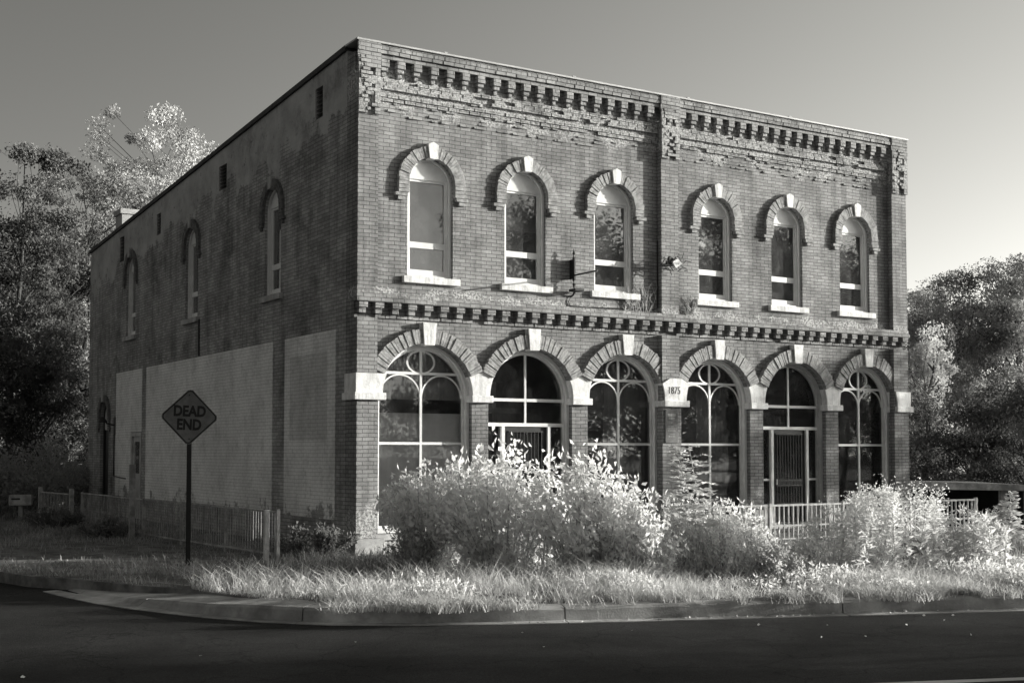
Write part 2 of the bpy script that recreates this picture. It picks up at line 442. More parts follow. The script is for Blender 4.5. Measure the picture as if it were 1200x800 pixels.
# roof deck, coping, flashing
o = MB()._add([(.3,.4,H-.5),(W-.3,.4,H-.5),(W-.3,D-.3,HB-.45),(.3,D-.3,HB-.45)], [(0,1,2,3)]).build('roof', M['tar'], B)
ch = MB().box(.42, 1.05, 16.65, 17.35, 6.7, 8.36).build('chimney', M['side'], o)
MB().box(.37, 1.10, 16.60, 17.40, 8.36, 8.50).build('chimney_cap', M['stone_d'], o)
for xa, xb in ((-.05,.36),(W-.36,W+.05)):
    MB()._add([(xa,.452,roofz(.45)-.06),(xb,.452,roofz(.45)-.06),(xb,D+.04,HB-.06),(xa,D+.04,HB-.06),(xa,.452,roofz(.45)+.03),(xb,.452,roofz(.45)+.03),(xb,D+.04,HB+.03),(xa,D+.04,HB+.03)],
              [(0,3,2,1),(4,5,6,7),(0,1,5,4),(1,2,6,5),(2,3,7,6),(3,0,4,7)]).build('coping', M['coping'], B)
fl = MB().box(-.05, W+.05, -.06, .45, 8.572, 8.602)
for k in range(5): fl.box(1.6+2.7*k, 1.66+2.7*k, -.065, .3, 8.603, 8.622)
fl.build('flashing', M['flash'], B)

# pilasters with corbelled heads
for xa, xb in ((0,.372),(6.391,6.811),(12.781,W)):
    p = MB().box(xa, xb, 0, WY+.003, 4.347, 8.05)
    p.box(xa, xb, 0, WY+.003, -.6, 3.93)
    p = p.build('pilaster', M['brick'], B)
    h = MB(); wd = xb-xa
    h.box(xa-.012, xa+wd*.40, -.05, .002, 7.36, 7.86); h.box(xa+wd*.78, xb+.012, -.05, .002, 7.36, 7.86)
    h.box(xa-.012, xb+.012, -.05, .002, 7.86, 8.0)
    h.box(xa+wd*.30, xa+wd*.52, -.05, .002, 8.0, 8.14); h.box(xa-.012, xa+wd*.2, -.05, .002, 8.0, 8.14); h.box(xa+wd*.8, xb+.012, -.05, .002, 8.0, 8.14)
    h.box(xa-.02, xb+.02, -.055, .002, 8.14, 8.30); h.box(xa-.03, xb+.03, -.04, .002, 8.302, 8.40)
    for k in range(26):                                       # chipped and loose bricks on the head
        bx = xa + rnd.random()*(wd-.1); bz = 7.4 + .0667*rnd.randrange(14)
        h.box(bx, bx+.05+.1*rnd.random(), -.055-.022*rnd.random(), -.03, bz, bz+.055)
    h.box(xa-.02, xb+.02, -.05, .002, 8.402, 8.57)
    h.build('pilaster_head', M['corbel'], p)

# cornice between the pilasters: frieze, corbels, two string courses of single bricks
def bricks_row(m, xa, xb, z, out, miss=.06, hgt=.058, jit=.014):
    x = xa - .1*rnd.random()
    while x < xb:
        x2 = min(x+.205, xb)
        if rnd.random() > miss and x2-max(x, xa) > .03:
            m.box(max(x, xa), x2-.009, -out-jit*rnd.random(), .003, z+.004*rnd.random(), z+hgt+.003*rnd.random())
        x += .213
for bi, (xa, xb) in enumerate(((.375,6.388),(6.814,12.778))):
    c = MB(front)
    c.box(xa, xb, -.15, .003, 8.405, 8.57)
    c.box(xa, xb, -.12, .003, 8.335, 8.402)
    bricks_row(c, xa, xb, 8.405, .155, .12, .06, .012); bricks_row(c, xa, xb, 8.472, .155, .12, .06, .012)
    for zz, o_ in ((7.97,.045),(7.905,.04),(7.84,.055),(7.705,.05),(7.64,.03)):
        bricks_row(c, xa, xb, zz, o_, .07)
    for k in range(150):                                      # crumbling faces
        bx = xa + rnd.random()*(xb-xa-.2); bz = 7.40 + .0667*min(12, int(abs(rnd.gauss(0, 4))))
        if rnd.random() < .6: c.box(bx, bx+.04+.14*rnd.random(), -.008-.022*rnd.random(), .003, bz, bz+.05*(.5+.5*rnd.random()))
    c = c.build('cornice', M['corbel'], B)
    n = 19; st = (xb-xa-.03)/n
    cb = None
    for k in range(n):
        cx = .08
        m = MB(lambda u, w_, z: (u, WY+w_, z))
        j = rnd.random()
        m.box(-cx, cx, -.135+.01*j, .003, 8.20, 8.334)
        m.box(-cx+.012*rnd.random(), cx-.02, -.105, .003, 8.13, 8.199)
        m.box(-cx*.55, cx*.5, -.06, .003, 8.055, 8.129)
        b_ = m.build('corbel', M['corbel'], c, bevel=.012); b_.location.x = xa + .12 + st*k + rnd.uniform(-.008, .008)
# belt course over the shop arches
c = MB()
c.box(-.012, W+.012, -.02, WY+.003, 4.262, 4.345); c.box(-.02, W+.02, -.045, WY+.003, 4.195, 4.26)
c2 = MB(front)
bricks_row(c2, .375, 6.388, 3.94, .03, .05); bricks_row(c2, 6.814, 12.778, 3.94, .03, .05)
c.v += c2.v; off = len(c.v)-len(c2.v); c.f += [tuple(off+i for i in f) for f in c2.f]
c = c.build('belt_course', M['corbel'], B)
n = 43
for k in range(n):
    m = MB(); m.box(-.088, .082, -.03+.012*rnd.random(), WY+.003, 4.095, 4.194); m.box(-.07, .06, .02, WY+.003, 4.005, 4.094)
    b_ = m.build('corbel', M['corbel'], c, bevel=.01); b_.location.x = .1 + k*(W-.2)/(n-1) + rnd.uniform(-.01, .01)

def hood(T, x0, x1, apex, t, out, z_leg, mat, kmat, zstart=None, clampx=None, key=None, parent=B):
    r = (x1-x0)/2 + .004; c = (x0+x1)/2; zs = apex - (x1-x0)/2
    a0 = math.asin((zstart-zs)/r) if zstart else 0.
    m = MB(T); n = int((math.pi-2*a0)*(r+t/2)/.050)
    for k in range(n):
        g = .06
        a = a0 + (math.pi-2*a0)*(k+g)/n; b = a0 + (math.pi-2*a0)*(k+1-g)/n
        o_ = out*(1 + .10*rnd.uniform(-1, 1)); tt = t + rnd.uniform(-.012, .012)
        P = [(c+rr*math.cos(q), zs+rr*math.sin(q)) for rr, q in ((r,a),(r+tt,a),(r+tt,b),(r,b))]
        if clampx: P = [(min(max(x, clampx[0]+.002), clampx[1]-.002), z) for x, z in P]
        m.plate(P, [], -o_, .05)
    # mortar bed behind the voussoirs
    N = 40; ring = [(c+(r+.006)*math.cos(a0+(math.pi-2*a0)*k/N), zs+(r+.006)*math.sin(a0+(math.pi-2*a0)*k/N)) for k in range(N+1)]
    ring += [(c+(r+t*.96)*math.cos(a0+(math.pi-2*a0)*k/N), zs+(r+t*.96)*math.sin(a0+(math.pi-2*a0)*k/N)) for k in range(N, -1, -1)]
    if clampx: ring = [(min(max(x, clampx[0]+.004), clampx[1]-.004), z) for x, z in ring]
    m.plate(ring, [], -out*.78, .045)
    if z_leg:
        z = zs
        while z > z_leg:
            for sx in (-1, 1):
                xa, xb = sorted((c+sx*r, c+sx*(r+t)))
                m.box(xa, xb, -out*(1+.1*rnd.uniform(-1,1)), .003, z-.062, z-.004)
            z -= .067
        for sx in (-1, 1):
            xa, xb = sorted((c+sx*(r+.03), c+sx*(r+t+.06))); m.box(xa, xb, -out*.95, .003, z-.058, z-.004)
            xa, xb = sorted((c+sx*(r+.09), c+sx*(r+t+.0))); m.box(xa, xb, -out*.7, .003, z-.125, z-.062)
    h = m.build('arch_hood', mat, parent)
    kb, kt, z0, z1, pk = key
    pts = [(c-kb, z0), (c+kb, z0), (c+kt, z1)] + ([(c, z1+pk)] if pk else []) + [(c-kt, z1)]
    MB(T).plate(pts, [], -out-.03, .06).build('keystone', kmat, h, bevel=.008)
    return h

def sash_window(T, x0, x1, mode, side=False):
    """double-hung window under a solid half-round head"""
    c = (x0+x1)/2; r = (x1-x0)/2; zs = UA - r; f = .075
    wm = M['white']
    m = MB(T)
    m.plate(arch(x0+.002, x1-.002, US+.002, UA-.002), [[(x0+f, US+.06), (x0+f, zs+.09), (x1-f, zs+.09), (x1-f, US+.06)]], .10, .19)
    m.plate(arch(x0+.002, x1-.002, US+.002, UA-.002), [arch(x0+.04, x1-.04, US+.04, UA-.04)], .055, .098)
    win = m.build('window', wm, B)
    s = MB(T); a, b = x0+f, x1-f
    s.plate([(a+.001,US+.061),(b-.001,US+.061),(b-.001,zs+.089),(a+.001,zs+.089)], [[(a+.035,US+.145),(a+.035,5.21),(b-.035,5.21),(b-.035,US+.145)], [(a+.03,5.315),(a+.03,zs+.05),(b-.03,zs+.05),(b-.03,5.315)]], .125, .175)
    s.build('sash', wm, win)
    MB(T).box(a+.03, b-.03, .152, .156, US+.14, zs+.055).build('pane', M['glass'], win)
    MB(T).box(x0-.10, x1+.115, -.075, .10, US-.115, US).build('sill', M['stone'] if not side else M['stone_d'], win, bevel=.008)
    bl = MB(T)
    if mode == 'full': bl.box(x0-.05, x1+.05, *((.33, .335) if side else (.30, .305)), US, UA+.05)
    elif mode == 'half': bl.box(x0-.05, x1+.05, .30, .305, 5.72, UA+.05)
    elif mode == 'low': bl.box(x0-.05, x1+.05, .30, .305, US, 5.30)
    if bl.v: bl.build('blind', M['white'] if side else (M['blind'] if mode != 'low' else M['blind_d']), win)
    if side: MB(T).box(x0+.30*(x1-x0), b-.03, .160, .164, US+.06, zs+.06).build('curtain', M['sheet'], win)  # white strip added behind the pane to make it look bright
    if mode == 'half': MB(T).box(x0-.05, x1+.05, .285, .29, US, 5.26).build('curtain', M['blind_d'], win)
    return win
for (a, b), mode in zip(UP, ('full', 'half', 'full', 'low', 'low', 'low')):
    sash_window(front, a, b, mode)
    hood(front, a, b, UA, .20, .085, 6.17, M['vous'], M['stone'], key=(.075,.105,UA-.02,6.99,.05))
for a, b in SW:
    sash_window(sideT, -b, -a, 'full', True)
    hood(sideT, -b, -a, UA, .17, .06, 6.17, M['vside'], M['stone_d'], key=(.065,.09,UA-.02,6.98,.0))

def curtain(T, x0, x1, z0, z1, w0, mat, parent, amp=.03, wl=.12, slant=0.):
    n = max(8, int((x1-x0)/.02)); v = []; f = []
    for j, z in enumerate((z1, (z0+z1)/2, z0)):
        for i in range(n+1):
            t = i/n; x = x0+(x1-x0)*t
            if j == 2: x += slant*t
            v.append((x, w0+amp*math.sin(2*math.pi*(x-x0)/wl + j*.4)*(.6+.4*math.sin(i*.37)), z))
    for j in range(2):
        for i in range(n): f.append((j*(n+1)+i, j*(n+1)+i+1, (j+1)*(n+1)+i+1, (j+1)*(n+1)+i))
    m = MB(T); m._add(v, f); return m.build('curtain', mat, parent, smooth=True)

def ring_bar(m, c, zc, r, a0, a1, wdt, w0, w1, n=18, wide=1.):
    P = [(c+(r+wdt/2)*math.cos(a0+(a1-a0)*k/n), zc+(r+wdt/2)*math.sin(a0+(a1-a0)*k/n)) for k in range(n+1)]
    P += [(c+(r-wdt/2)*math.cos(a0+(a1-a0)*k/n), zc+(r-wdt/2)*math.sin(a0+(a1-a0)*k/n)) for k in range(n, -1, -1)]
    m.plate([(c+(x-c)*wide, z) for x, z in P], [], w0, w1)

def shop_frame(i):
    x0, x1 = LO[i]; z0 = LZ[i]
    m = MB(front)
    e = .002
    m.plate(arch(x0+e, x1-e, z0+e, LA-e), [arch(x0+.055, x1-.055, z0+.08, LA-.055)], .10, .17)
    m.plate(arch(x0+e, x1-e, z0+e, LA-e), [arch(x0+.10, x1-.10, z0+.12, LA-.10)], .172, .25)
    return x0, x1, z0, m
for i in (0, 2, 3, 5):
    x0, x1, z0, m = shop_frame(i)
    win = m.build('shop_window', M['white'] if i < 3 else M['white'], B)
    c = (x0+x1)/2; r = (x1-x0)/2-.10; zs = LA-(x1-x0)/2
    t = MB(front); zb = 3.045
    t.box(c-.022, c+.022, .19, .235, z0+.12, LA-.101)
    hw = math.sqrt(max(0, r*r-(zb-zs)**2))
    for xa, xb in ((c-hw, c-.024), (c+.024, c+hw)): t.box(xa, xb, .19, .235, zb-.022, zb+.022)
    for xa, xb in ((c-r, c-.024), (c+.024, c+r)): t.box(xa, xb, .19, .235, 1.815, 1.86)
    rr = (LA-.10-zb)/2-.005; ring_bar(t, c, zb+rr, rr-.0, 0, 2*math.pi*.999, .026, .197, .229, 32, 1.35)
    R2 = r*1.0
    for sx in (-1, 1):                                     # the two lancet heads below the bar
        cx = c + sx*(r+.0)/2; ra = r/2-.012
        zc_ = zb - ra - .03
        ring_bar(t, cx, zc_, ra, 0, math.pi, .026, .198, .228, 20)
    t.build('glazing_bars', M['white'], win)
    MB(front).plate(arch(x0+.098, x1-.098, z0+.118, LA-.098), [], .209, .213).build('pane', M['glass_l'], win)
    MB(front).box(x0-.05, x1+.03, -.06, .10, z0-.1, z0).build('sill', M['stone_d'], win)
    if i == 0:
        curtain(front, x0-.05, x1+.1, 2.60, 3.6, .36, M['curtain'], win, .03, .14)
        curtain(front, x0-.05, x1+.1, .25, 2.36, .29, M['sheet'], win, .03, .42)
    if i == 2:
        curtain(front, x0+.78, x1+.35, .25, 3.4, .6, M['curtain'], win, .04, .15, -.2)
        MB(front).box(x0-.1, x0+.82, .62, .63, 2.5, 3.5).build('valance', M['blind_d'], win)
    if i == 3: curtain(front, x0+1.05, x1+.35, .25, 3.3, .8, M['curtain'], win, .04, .13)
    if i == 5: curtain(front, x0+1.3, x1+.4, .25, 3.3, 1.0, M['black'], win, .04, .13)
for i in (1, 4):
    x0, x1, z0, m = shop_frame(i)
    ent = m.build('entrance', M['white_d'] if i == 4 else M['white'], B)
    c = (x0+x1)/2; r = (x1-x0)/2-.10; zs = LA-(x1-x0)/2
    t = MB(front)
    t.box(c-.02, c+.02, .19, .235, 2.215, LA-.101)
    for xa, xb in ((c-r, c-.022), (c+.022, c+r)): t.box(xa, xb, .188, .24, 2.60, 2.655)
    t.box(c-r, c+r, .165, .25, 2.15, 2.213)
    for sx in (-1, 1):
        xa, xb = sorted((c+sx*.46, c+sx*.525)); t.box(xa, xb, .15, .26, z0+.12, 2.148)
        xa, xb = sorted((c+sx*.527, c+sx*r)); t.box(xa, xb, .19, .235, 1.10, 1.14); t.box(xa, xb, .19, .235, z0+.12, .62)
    t.build('transom_bars', M['white'], ent)
    MB(front).plate(arch(x0+.098, x1-.098, 2.18, LA-.098), [], .209, .213).build('pane', M['glass_l'], ent)
    MB(front).box(c-r, c-.49, .209, .213, .6, 2.16).build('pane', M['glass_l'], ent)
    MB(front).box(c+.49, c+r, .209, .213, .6, 2.16).build('pane', M['glass_l'], ent)
    d = MB(front)
    d.plate([(c-.455,z0+.03),(c+.455,z0+.03),(c+.455,2.145),(c-.455,2.145)], [[(c-.36,.35),(c-.36,.98),(c+.36,.98),(c+.36,.35)], [(c-.36,1.13),(c-.36,2.04),(c+.36,2.04),(c+.36,1.13)]], .20, .245)
    d = d.build('door', M['dark'], ent)
    MB(front).box(c-.36, c+.36, .221, .224, .35, 2.04).build('door_glass', M['glass_l'], ent)
    g = MB(front)
    for k in range(10):
        x = c-.34+.68*k/9; g.box(x-.007, x+.007, .17, .184, .2, 2.08)
    for zz in (.22, .62, 1.0, 1.10, 2.06): g.box(c-.37, c+.37, .166, .188, zz-.012, zz+.012)
    g.build('security_grille', M['dark'], ent)
    MB(front).tube([(c-.40,.13,1.02),(c-.40,.13,1.13)], .014).build('door_handle', M['flash'], ent)
    curtain(front, c-.5, c+.5, .2, 2.12, .32, M['curtain'], ent, .03, .12)
    # lobby inside: a pale inner door frame
    m = MB(front); m.box(c-.9, c-.82, 1.2, 1.28, .1, 3.0); m.box(c-.1, c-.02, 1.2, 1.28, .1, 3.0); m.box(c-.9, c+.9, 1.2, 1.28, 2.42, 2.52); m.box(c+.55, c+.63, 1.2, 1.28, .1, 3.4)
    m.build('lobby_frame', M['inner'], ent)

# shop arches' hoods, and the limestone capitals between them
mids = [0.] + [(LO[k][1]+LO[k+1][0])/2 for k in range(5)] + [W]
for i, (a, b) in enumerate(LO):
    hood(front, a, b, LA, .25, .105, None, M['vous'], M['stone'], zstart=3.0, clampx=(mids[i], mids[i+1]), key=(.10,.135,LA-.035,3.90,0))
ZI, ZM, ZT = 2.555, 2.68, 3.0
def arc_x(i, z, s):
    x0, x1 = LO[i]; r = (x1-x0)/2; zs = LA-r
    return (x0+x1)/2 + s*math.sqrt(max(0, r*r-max(0, z-zs)**2))
for k in range(7):
    e = .004; zz = [ZM+(ZT-ZM)*q/6 for q in range(7)]
    pil = k in (0, 3, 6)
    w0 = -.165 if pil else -.06
    L = [(arc_x(k-1, z, 1)-e, z) for z in zz] if k else [(-.03, z) for z in zz]
    Rr = [(arc_x(k, z, -1)+e, z) for z in zz] if k < 6 else [(W+.03, z) for z in zz]
    pk = [(mids[k]-.05, 3.10), (mids[k]+.05, 3.10)] if 0 < k < 6 else []
    if k == 3: pk = [(mids[k]-.14, 3.10), (mids[k]+.14, 3.10)]
    poly = Rr + pk[::-1] + L[::-1]
    cap = MB(front).plate(poly, [], w0, .31).build('capital', M['stone'], B)
    xa = LO[k-1][1]-.05 if k else -.075; xb = LO[k][0]+.05 if k < 6 else W+.075
    MB(front).box(xa, xb, w0-.045, .315, ZI, ZM-.002).build('capital_moulding', M['stone'], cap, bevel=.012)
    if k == 3: cap1875 = cap
    xa = LO[k-1][1] if k else -.06; xb = LO[k][0] if k < 6 else W+.06
    MB(front).box(xa-.03*(k > 0), xb+.03*(k < 6), w0-.06, .10, -.3, .26 if k == 0 else .52).build('base_stone', M['stone_d'] if k == 0 else M['stone'], B, bevel=.01)

def text_mesh(name, body, size, mat, parent, loc, rot, sx=1., depth=.004, offset=0.):
    cu = bpy.data.curves.new(name, 'FONT'); cu.body = body; cu.size = size; cu.align_x = 'CENTER'; cu.align_y = 'CENTER'
    cu.extrude = depth; cu.offset = offset; cu.resolution_u = 3; cu.space_line = .92
    tmp = bpy.data.objects.new(name+'_tmp', cu); COL.objects.link(tmp)
    dg = bpy.context.evaluated_depsgraph_get(); dg.update()
    me = bpy.data.meshes.new_from_object(tmp.evaluated_get(dg)); me.name = name
    bpy.data.objects.remove(tmp); bpy.data.curves.remove(cu)
    o = link(name, me, mat, parent); o.location = loc; o.rotation_euler = rot; o.scale = (sx, 1, 1)
    return o
text_mesh('lettering', '1875', .20, M['letter'], cap1875, (6.655, WY-.167, 2.865), (R(90), 0, 0), .78, .004, -.001)

# painted panels, side doors, vents on the shaded flank
for a, b, z0, z1 in ((.85,3.19,.53,3.79),(3.81,12.44,.53,3.79),(12.82,15.32,.53,3.79)):
    m = MB(sideT)
    if a > 12: m.plate([(-b,z0),(-13.80,z0),(-13.80,2.2),(-12.82,2.2),(-12.82,z1),(-b,z1)], [], -.012, .003)
    else: m.plate([(-b,z0),(-a,z0),(-a,z1),(-b,z1)], [], -.012, .003)
    p = m.build('painted_panel', M['panel'], B)
    if a < 1: MB(sideT).box(-b+.28, -a-.35, -.017, -.0125, 1.9, z1-.35).build('paint_patch', M['panel_in'], p)
m = MB(sideT).plate(arch(-16.999, -16.081, .06, 3.089), [arch(-16.9, -16.18, .16, 2.99)], .08, .2)
d = m.build('door', M['dark'], B)
MB(sideT).box(-16.92, -16.16, .12, .16, .1, 2.55).build('door_leaf', M['dark'], d)
MB(sideT).plate(arch(-16.92, -16.16, 2.3, 3.0), [], .10, .14).build('door_head', M['white_d'], d)
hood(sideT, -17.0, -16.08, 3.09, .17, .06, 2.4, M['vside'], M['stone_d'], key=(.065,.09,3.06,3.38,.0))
m = MB(sideT).plate([(-13.79,.02),(-12.84,.02),(-12.84,2.18),(-13.79,2.18)], [[(-13.69,.12),(-13.69,2.09),(-12.94,2.09),(-12.94,.12)]], -.02, .1)
d = m.build('door', M['white_d'], B)
MB(sideT).box(-13.69, -12.94, .03, .07, .1, 2.09).build('door_leaf', M['white_d'], d)
MB(sideT).box(-13.55, -13.08, .02, .028, 1.15, 1.95).build('door_glass', M['glass'], d)
MB(sideT).box(-13.62, -13.56, -.03, .03, .98, 1.04).build('door_handle', M['dark'], d)
for a, b, z0, z1 in VENTS:
    v = MB(sideT).box(-b, -a, .16, .2, z0, z1).build('vent', M['dark'], B)
    s = MB(sideT); n = 7
    for k in range(n):
        z = z0 + (z1-z0)*(k+.5)/n
        s._add([(-b+.01,.02,z-.03),(-a-.01,.02,z-.03),(-a-.01,.12,z+.03),(-b+.01,.12,z+.03),(-b+.01,.02,z-.018),(-a-.01,.02,z-.018),(-a-.01,.12,z+.042),(-b+.01,.12,z+.042)],
               [(0,3,2,1),(4,5,6,7),(0,1,5,4),(1,2,6,5),(2,3,7,6),(3,0,4,7)])
    s.build('louvre', M['coping'], v)
# rooms behind the glass
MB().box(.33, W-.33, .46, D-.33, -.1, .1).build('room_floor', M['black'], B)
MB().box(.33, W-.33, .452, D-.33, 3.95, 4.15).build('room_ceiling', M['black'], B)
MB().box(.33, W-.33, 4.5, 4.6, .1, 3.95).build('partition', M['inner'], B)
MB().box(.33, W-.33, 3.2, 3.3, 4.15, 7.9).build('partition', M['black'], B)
for xx in (2.43, 4.56, 6.7, 8.9, 11.0): MB().box(xx-.05, xx+.05, .46, 4.5, .1, 3.95).build('partition', M['inner'], B)
# worn step in front of the doors
MB().box(2.2, 11.2, -1.25, .10, -.3, .045).build('step', M['concrete'], B)

# ------------------------------------------------------------------ fittings on the walls
pl = empty('plaque', (6.60, -.003, 2.2), 'dark bronze plaque fixed to the brick pier under the 1875 stone', 'plaque')
MB().box(-.155, .155, -.02, .001, -.34, .30).build('plate', M['plaque'], pl, bevel=.006)
for k, (zz, wd, hh) in enumerate(((.2,.19,.05),(.135,.15,.035),(.05,.02,.02),(-.02,.2,.018),(-.06,.22,.018),(-.10,.2,.018),(-.17,.12,.018),(-.215,.16,.018))):
    # raised lines of wording, too small in the photograph to read
    m = MB(); x = -wd/2
    while x < wd/2:
        ln = .012+.03*rnd.random(); m.box(x, min(x+ln, wd/2), -.0225, -.0195, zz-hh/2, zz+hh/2); x += ln+.008
    m.build('raised_line', M['plaque_l'], pl)

sb = empty('sign_bracket', (4.35, WY, 4.93), 'black iron sign bracket with pointed finials between second and third upper windows', 'sign bracket')
MB().box(-.012, .012, -.16, -.10, -.10, .34).build('upright', M['dark'], sb)
MB().box(-.008, .008, -.102, .002, -.06, .30).build('backplate', M['dark'], sb)
MB().tube([(0,-.10,0),(0,-.88,0)], .016).build('arm', M['dark'], sb)
for s_ in (1, -1):
    zb = .34 if s_ > 0 else -.10
    MB().tube([(0,-.13,zb),(0,-.13,zb+s_*.04),(0,-.13,zb+s_*.06),(0,-.13,zb+s_*.10),(0,-.13,zb+s_*.16)], [.014,.01,.03,.018,.002], 8).build('finial', M['dark'], sb)
fl = empty('floodlight', (4.38, WY, 4.66), 'small black floodlight with curling conduit under the iron sign bracket', 'wall lamp')
MB().box(-.10, .12, -.26, -.06, -.03, .02).build('lamp_head', M['dark'], fl, bevel=.01)
MB().tube([(0,-.10,-.03),(0,-.06,-.08),(0,.002,-.10)], .018).build('lamp_arm', M['dark'], fl)
MB().tube([(-.02,-.02,-.1),(-.08,-.02,-.2),(-.04,-.02,-.28),(.3,-.02,-.29),(1.9,-.02,-.24),(2.0,-.02,-.20),(2.0,-.02,1.1)], .012).build('conduit', M['dark'], fl)
nest = empty('broken_lamp', (6.55, 0, 5.30), 'dark broken lamp tangled in dry twigs on the middle brick pilaster', 'wall lamp')
m = MB()
for k in range(46):
    a = [rnd.uniform(-.2,.2), rnd.uniform(-.28,-.02), rnd.uniform(-.14,.14)]; b = [a[0]+rnd.uniform(-.14,.14), a[1]+rnd.uniform(-.1,.06), a[2]+rnd.uniform(-.1,.1)]
    m.tube([a, b], .007, 5)
m.build('twigs', M['bark'], nest)
MB().box(-.02, .02, -.16, .002, -.03, .03).build('arm', M['dark'], nest)
MB().plate([(0,-.1),(.15,0),(.02,.11),(-.08,.02)], [], -.24, -.20).build('lamp_glass', M['bulb'], nest)
MB().plate([(-.16,-.02),(-.04,-.06),(.02,.06),(-.1,.13)], [], -.20, -.12).build('housing', M['dark'], nest)

def vine(name, x0, x1, z0, z1, label, n, seed):
    rr = random.Random(seed); m = MB()
    for k in range(n):
        x = rr.uniform(x0, x1); z = z0; p = [(x, WY-.02-.02*rr.random(), z)]
        for q in range(5):
            x += rr.uniform(-.08,.08); z += (z1-z0)/5*rr.uniform(.3,1.2); p.append((x, WY-.02-.05*rr.random(), z))
        m.tube(p, [.008,.007,.006,.005,.004,.002], 5)
    o_ = m.build(name, M['stem'], None); return tag(o_, label, 'vine')
vine('dry_vine', 5.55, 6.2, 4.36, 5.0, 'pale dry vine stems clinging below the third upper window sill', 26, 3)
o_ = vine('dry_vine', 7.0, 7.35, 4.36, 4.8, 'pale dry vine tuft on brick left of fourth upper window sill', 22, 5)

wl = empty('wall_lamp', (0, 15.42, 2.5), 'black bracket lamp on the shaded wall beside the arched side door', 'wall lamp')
MB().tube([(0,0,-.1),(-.22,0,-.05),(-.34,0,.12)], .02).build('arm', M['dark'], wl)
MB().tube([(-.34,0,.12),(-.34,0,.05),(-.34,0,-.02)], [.03,.11,.13], 12).build('shade', M['dark'], wl)
MB().box(-.03, .0, -.07, .07, -.35, .12).build('wall_plate', M['dark'], wl)
MB().tube([(-.02,.03,-.35),(-.02,.03,-1.45),(-.02,-1.2,-1.5)], .016).build('conduit', M['dark'], wl)
cb = MB().tube([(-.02, 8.30, 4.62),(-.025, 8.30, 4.5),(-.02, 8.29, 3.81)], .02)
tag(cb.build('cable', M['dark']), 'black cable running down the shaded brick wall from a window sill', 'cable')

# ------------------------------------------------------------------ DEAD END sign
SP = at(222, 19.2)
ds = empty('road_sign', (SP.x, SP.y, 0), 'dark diamond shaped DEAD END road sign on a black post in the grass', 'road sign', rz=-R(31.56)+R(6))
MB().plate([(-.04,0),(-.032,0),(-.032,0)][:0] or [(-.035,-.4),(.035,-.4),(.035,2.02),(-.035,2.02)], [], .0, .03).build('post', M['ink'], ds)
hd = .44; cz = 2.215
def diamond(h, rr=.03, dx=0.):
    P = []
    for q in range(4):
        a = math.pi/2*q
        for t in (-.5, 0, .5):
            k = h-(rr if t == 0 else rr*1.25); 
            P.append((k*math.cos(a) - (rr*1.2*t*2)*math.sin(a), k*math.sin(a) + (rr*1.2*t*2)*math.cos(a)))
    return P
tilt = R(-2.2)
def rotp(P, dz): return [(x*math.cos(tilt)-z*math.sin(tilt), x*math.sin(tilt)+z*math.cos(tilt)+dz) for x, z in P]
sp_ = MB().plate(rotp(diamond(hd), cz), [], -.012, -.004).build('sign_panel', M['sign'], ds)
MB().plate(rotp(diamond(hd-.012), cz), [rotp(diamond(hd-.038, .022), cz)], -.0145, -.012).build('border', M['ink'], sp_)
text_mesh('lettering', 'DEAD\nEND', .22, M['ink'], sp_, (0.0, -.013, cz-.02), (R(90), tilt*-1, 0), .82, .0025, .009)
for zz in (.33, -.33): MB().tube([(0,-.02,cz+zz),(0,-.003,cz+zz)], .011).build('bolt', M['dark'], sp_)

# ------------------------------------------------------------------ fences
def picket_fence(name, P, top, label, mat, pmat, post_at, sp=.105, bot=.09, lean=0.):
    e = empty(name, (P[0][0], P[0][1], 0), label, 'fence')
    o0 = Vector((P[0][0], P[0][1], 0))
    for i in range(len(P)-1):
        a, b = Vector((*P[i], 0))-o0, Vector((*P[i+1], 0))-o0; L = (b-a).length; d = (b-a)/L
        m = MB()
        n = int(L/sp)
        for k in range(n+1):
            p = a + d*(L*k/n); j = rnd.uniform(-.006,.006)
            m.tube([(p.x, p.y, bot-.03), (p.x+j, p.y+j, top-.01)], .008, 5)
        nz = Vector((-d.y, d.x, 0))*.012
        for zz in (bot, top):
            q = [a-nz, b-nz, b+nz, a+nz]
            sag = rnd.uniform(-.01,.01)
            m._add([(*v_[:2], zz-.014+sag) for v_ in q]+[(*v_[:2], zz+.014+sag) for v_ in q], [(0,3,2,1),(4,5,6,7),(0,1,5,4),(1,2,6,5),(2,3,7,6),(3,0,4,7)])
        m.build('panel', mat, e)
    for (x, y, h, r) in post_at:
        MB().box(x-o0.x-r, x-o0.x+r, y-o0.y-r, y-o0.y+r, -.1, h).build('post', pmat, e, bevel=.004)
    return e
fa, fb = Vector((-1.52,-.42)), Vector((-2.02,10.3))
fp = [tuple(fa.lerp(fb, k/5)) for k in range(6)]
picket_fence('picket_fence', fp, .76, 'long low grey iron picket fence running along the shaded side wall', M['iron'], M['iron'],
             [(fp[0][0]+.0, fp[0][1], .80, .028)] + [(x, y, .79, .02) for x, y in fp[1:]])
pf = MB().box(-.036, .036, -.036, .036, -.1, .79).build('fence_post', M['iron_w'], None, bevel=.006); pf.location = (-1.66, -.30, 0)
tag(pf, 'pale square fence post in sunlight at the street end of the side fence', 'post')
g = picket_fence('garden_gate', [(-2.21,10.45),(-2.42,12.75)], .74, 'low iron gate between two square posts at far end of side fence', M['iron'], M['iron'], [(-2.21,10.45,.86,.045),(-2.42,12.75,.86,.045)])
sp0 = at(156, 24.75)
st_ = MB().box(-.05,.05,-.05,.05,-.2,1.45).build('wooden_post', M['wood'], None, bevel=.006); st_.location = sp0
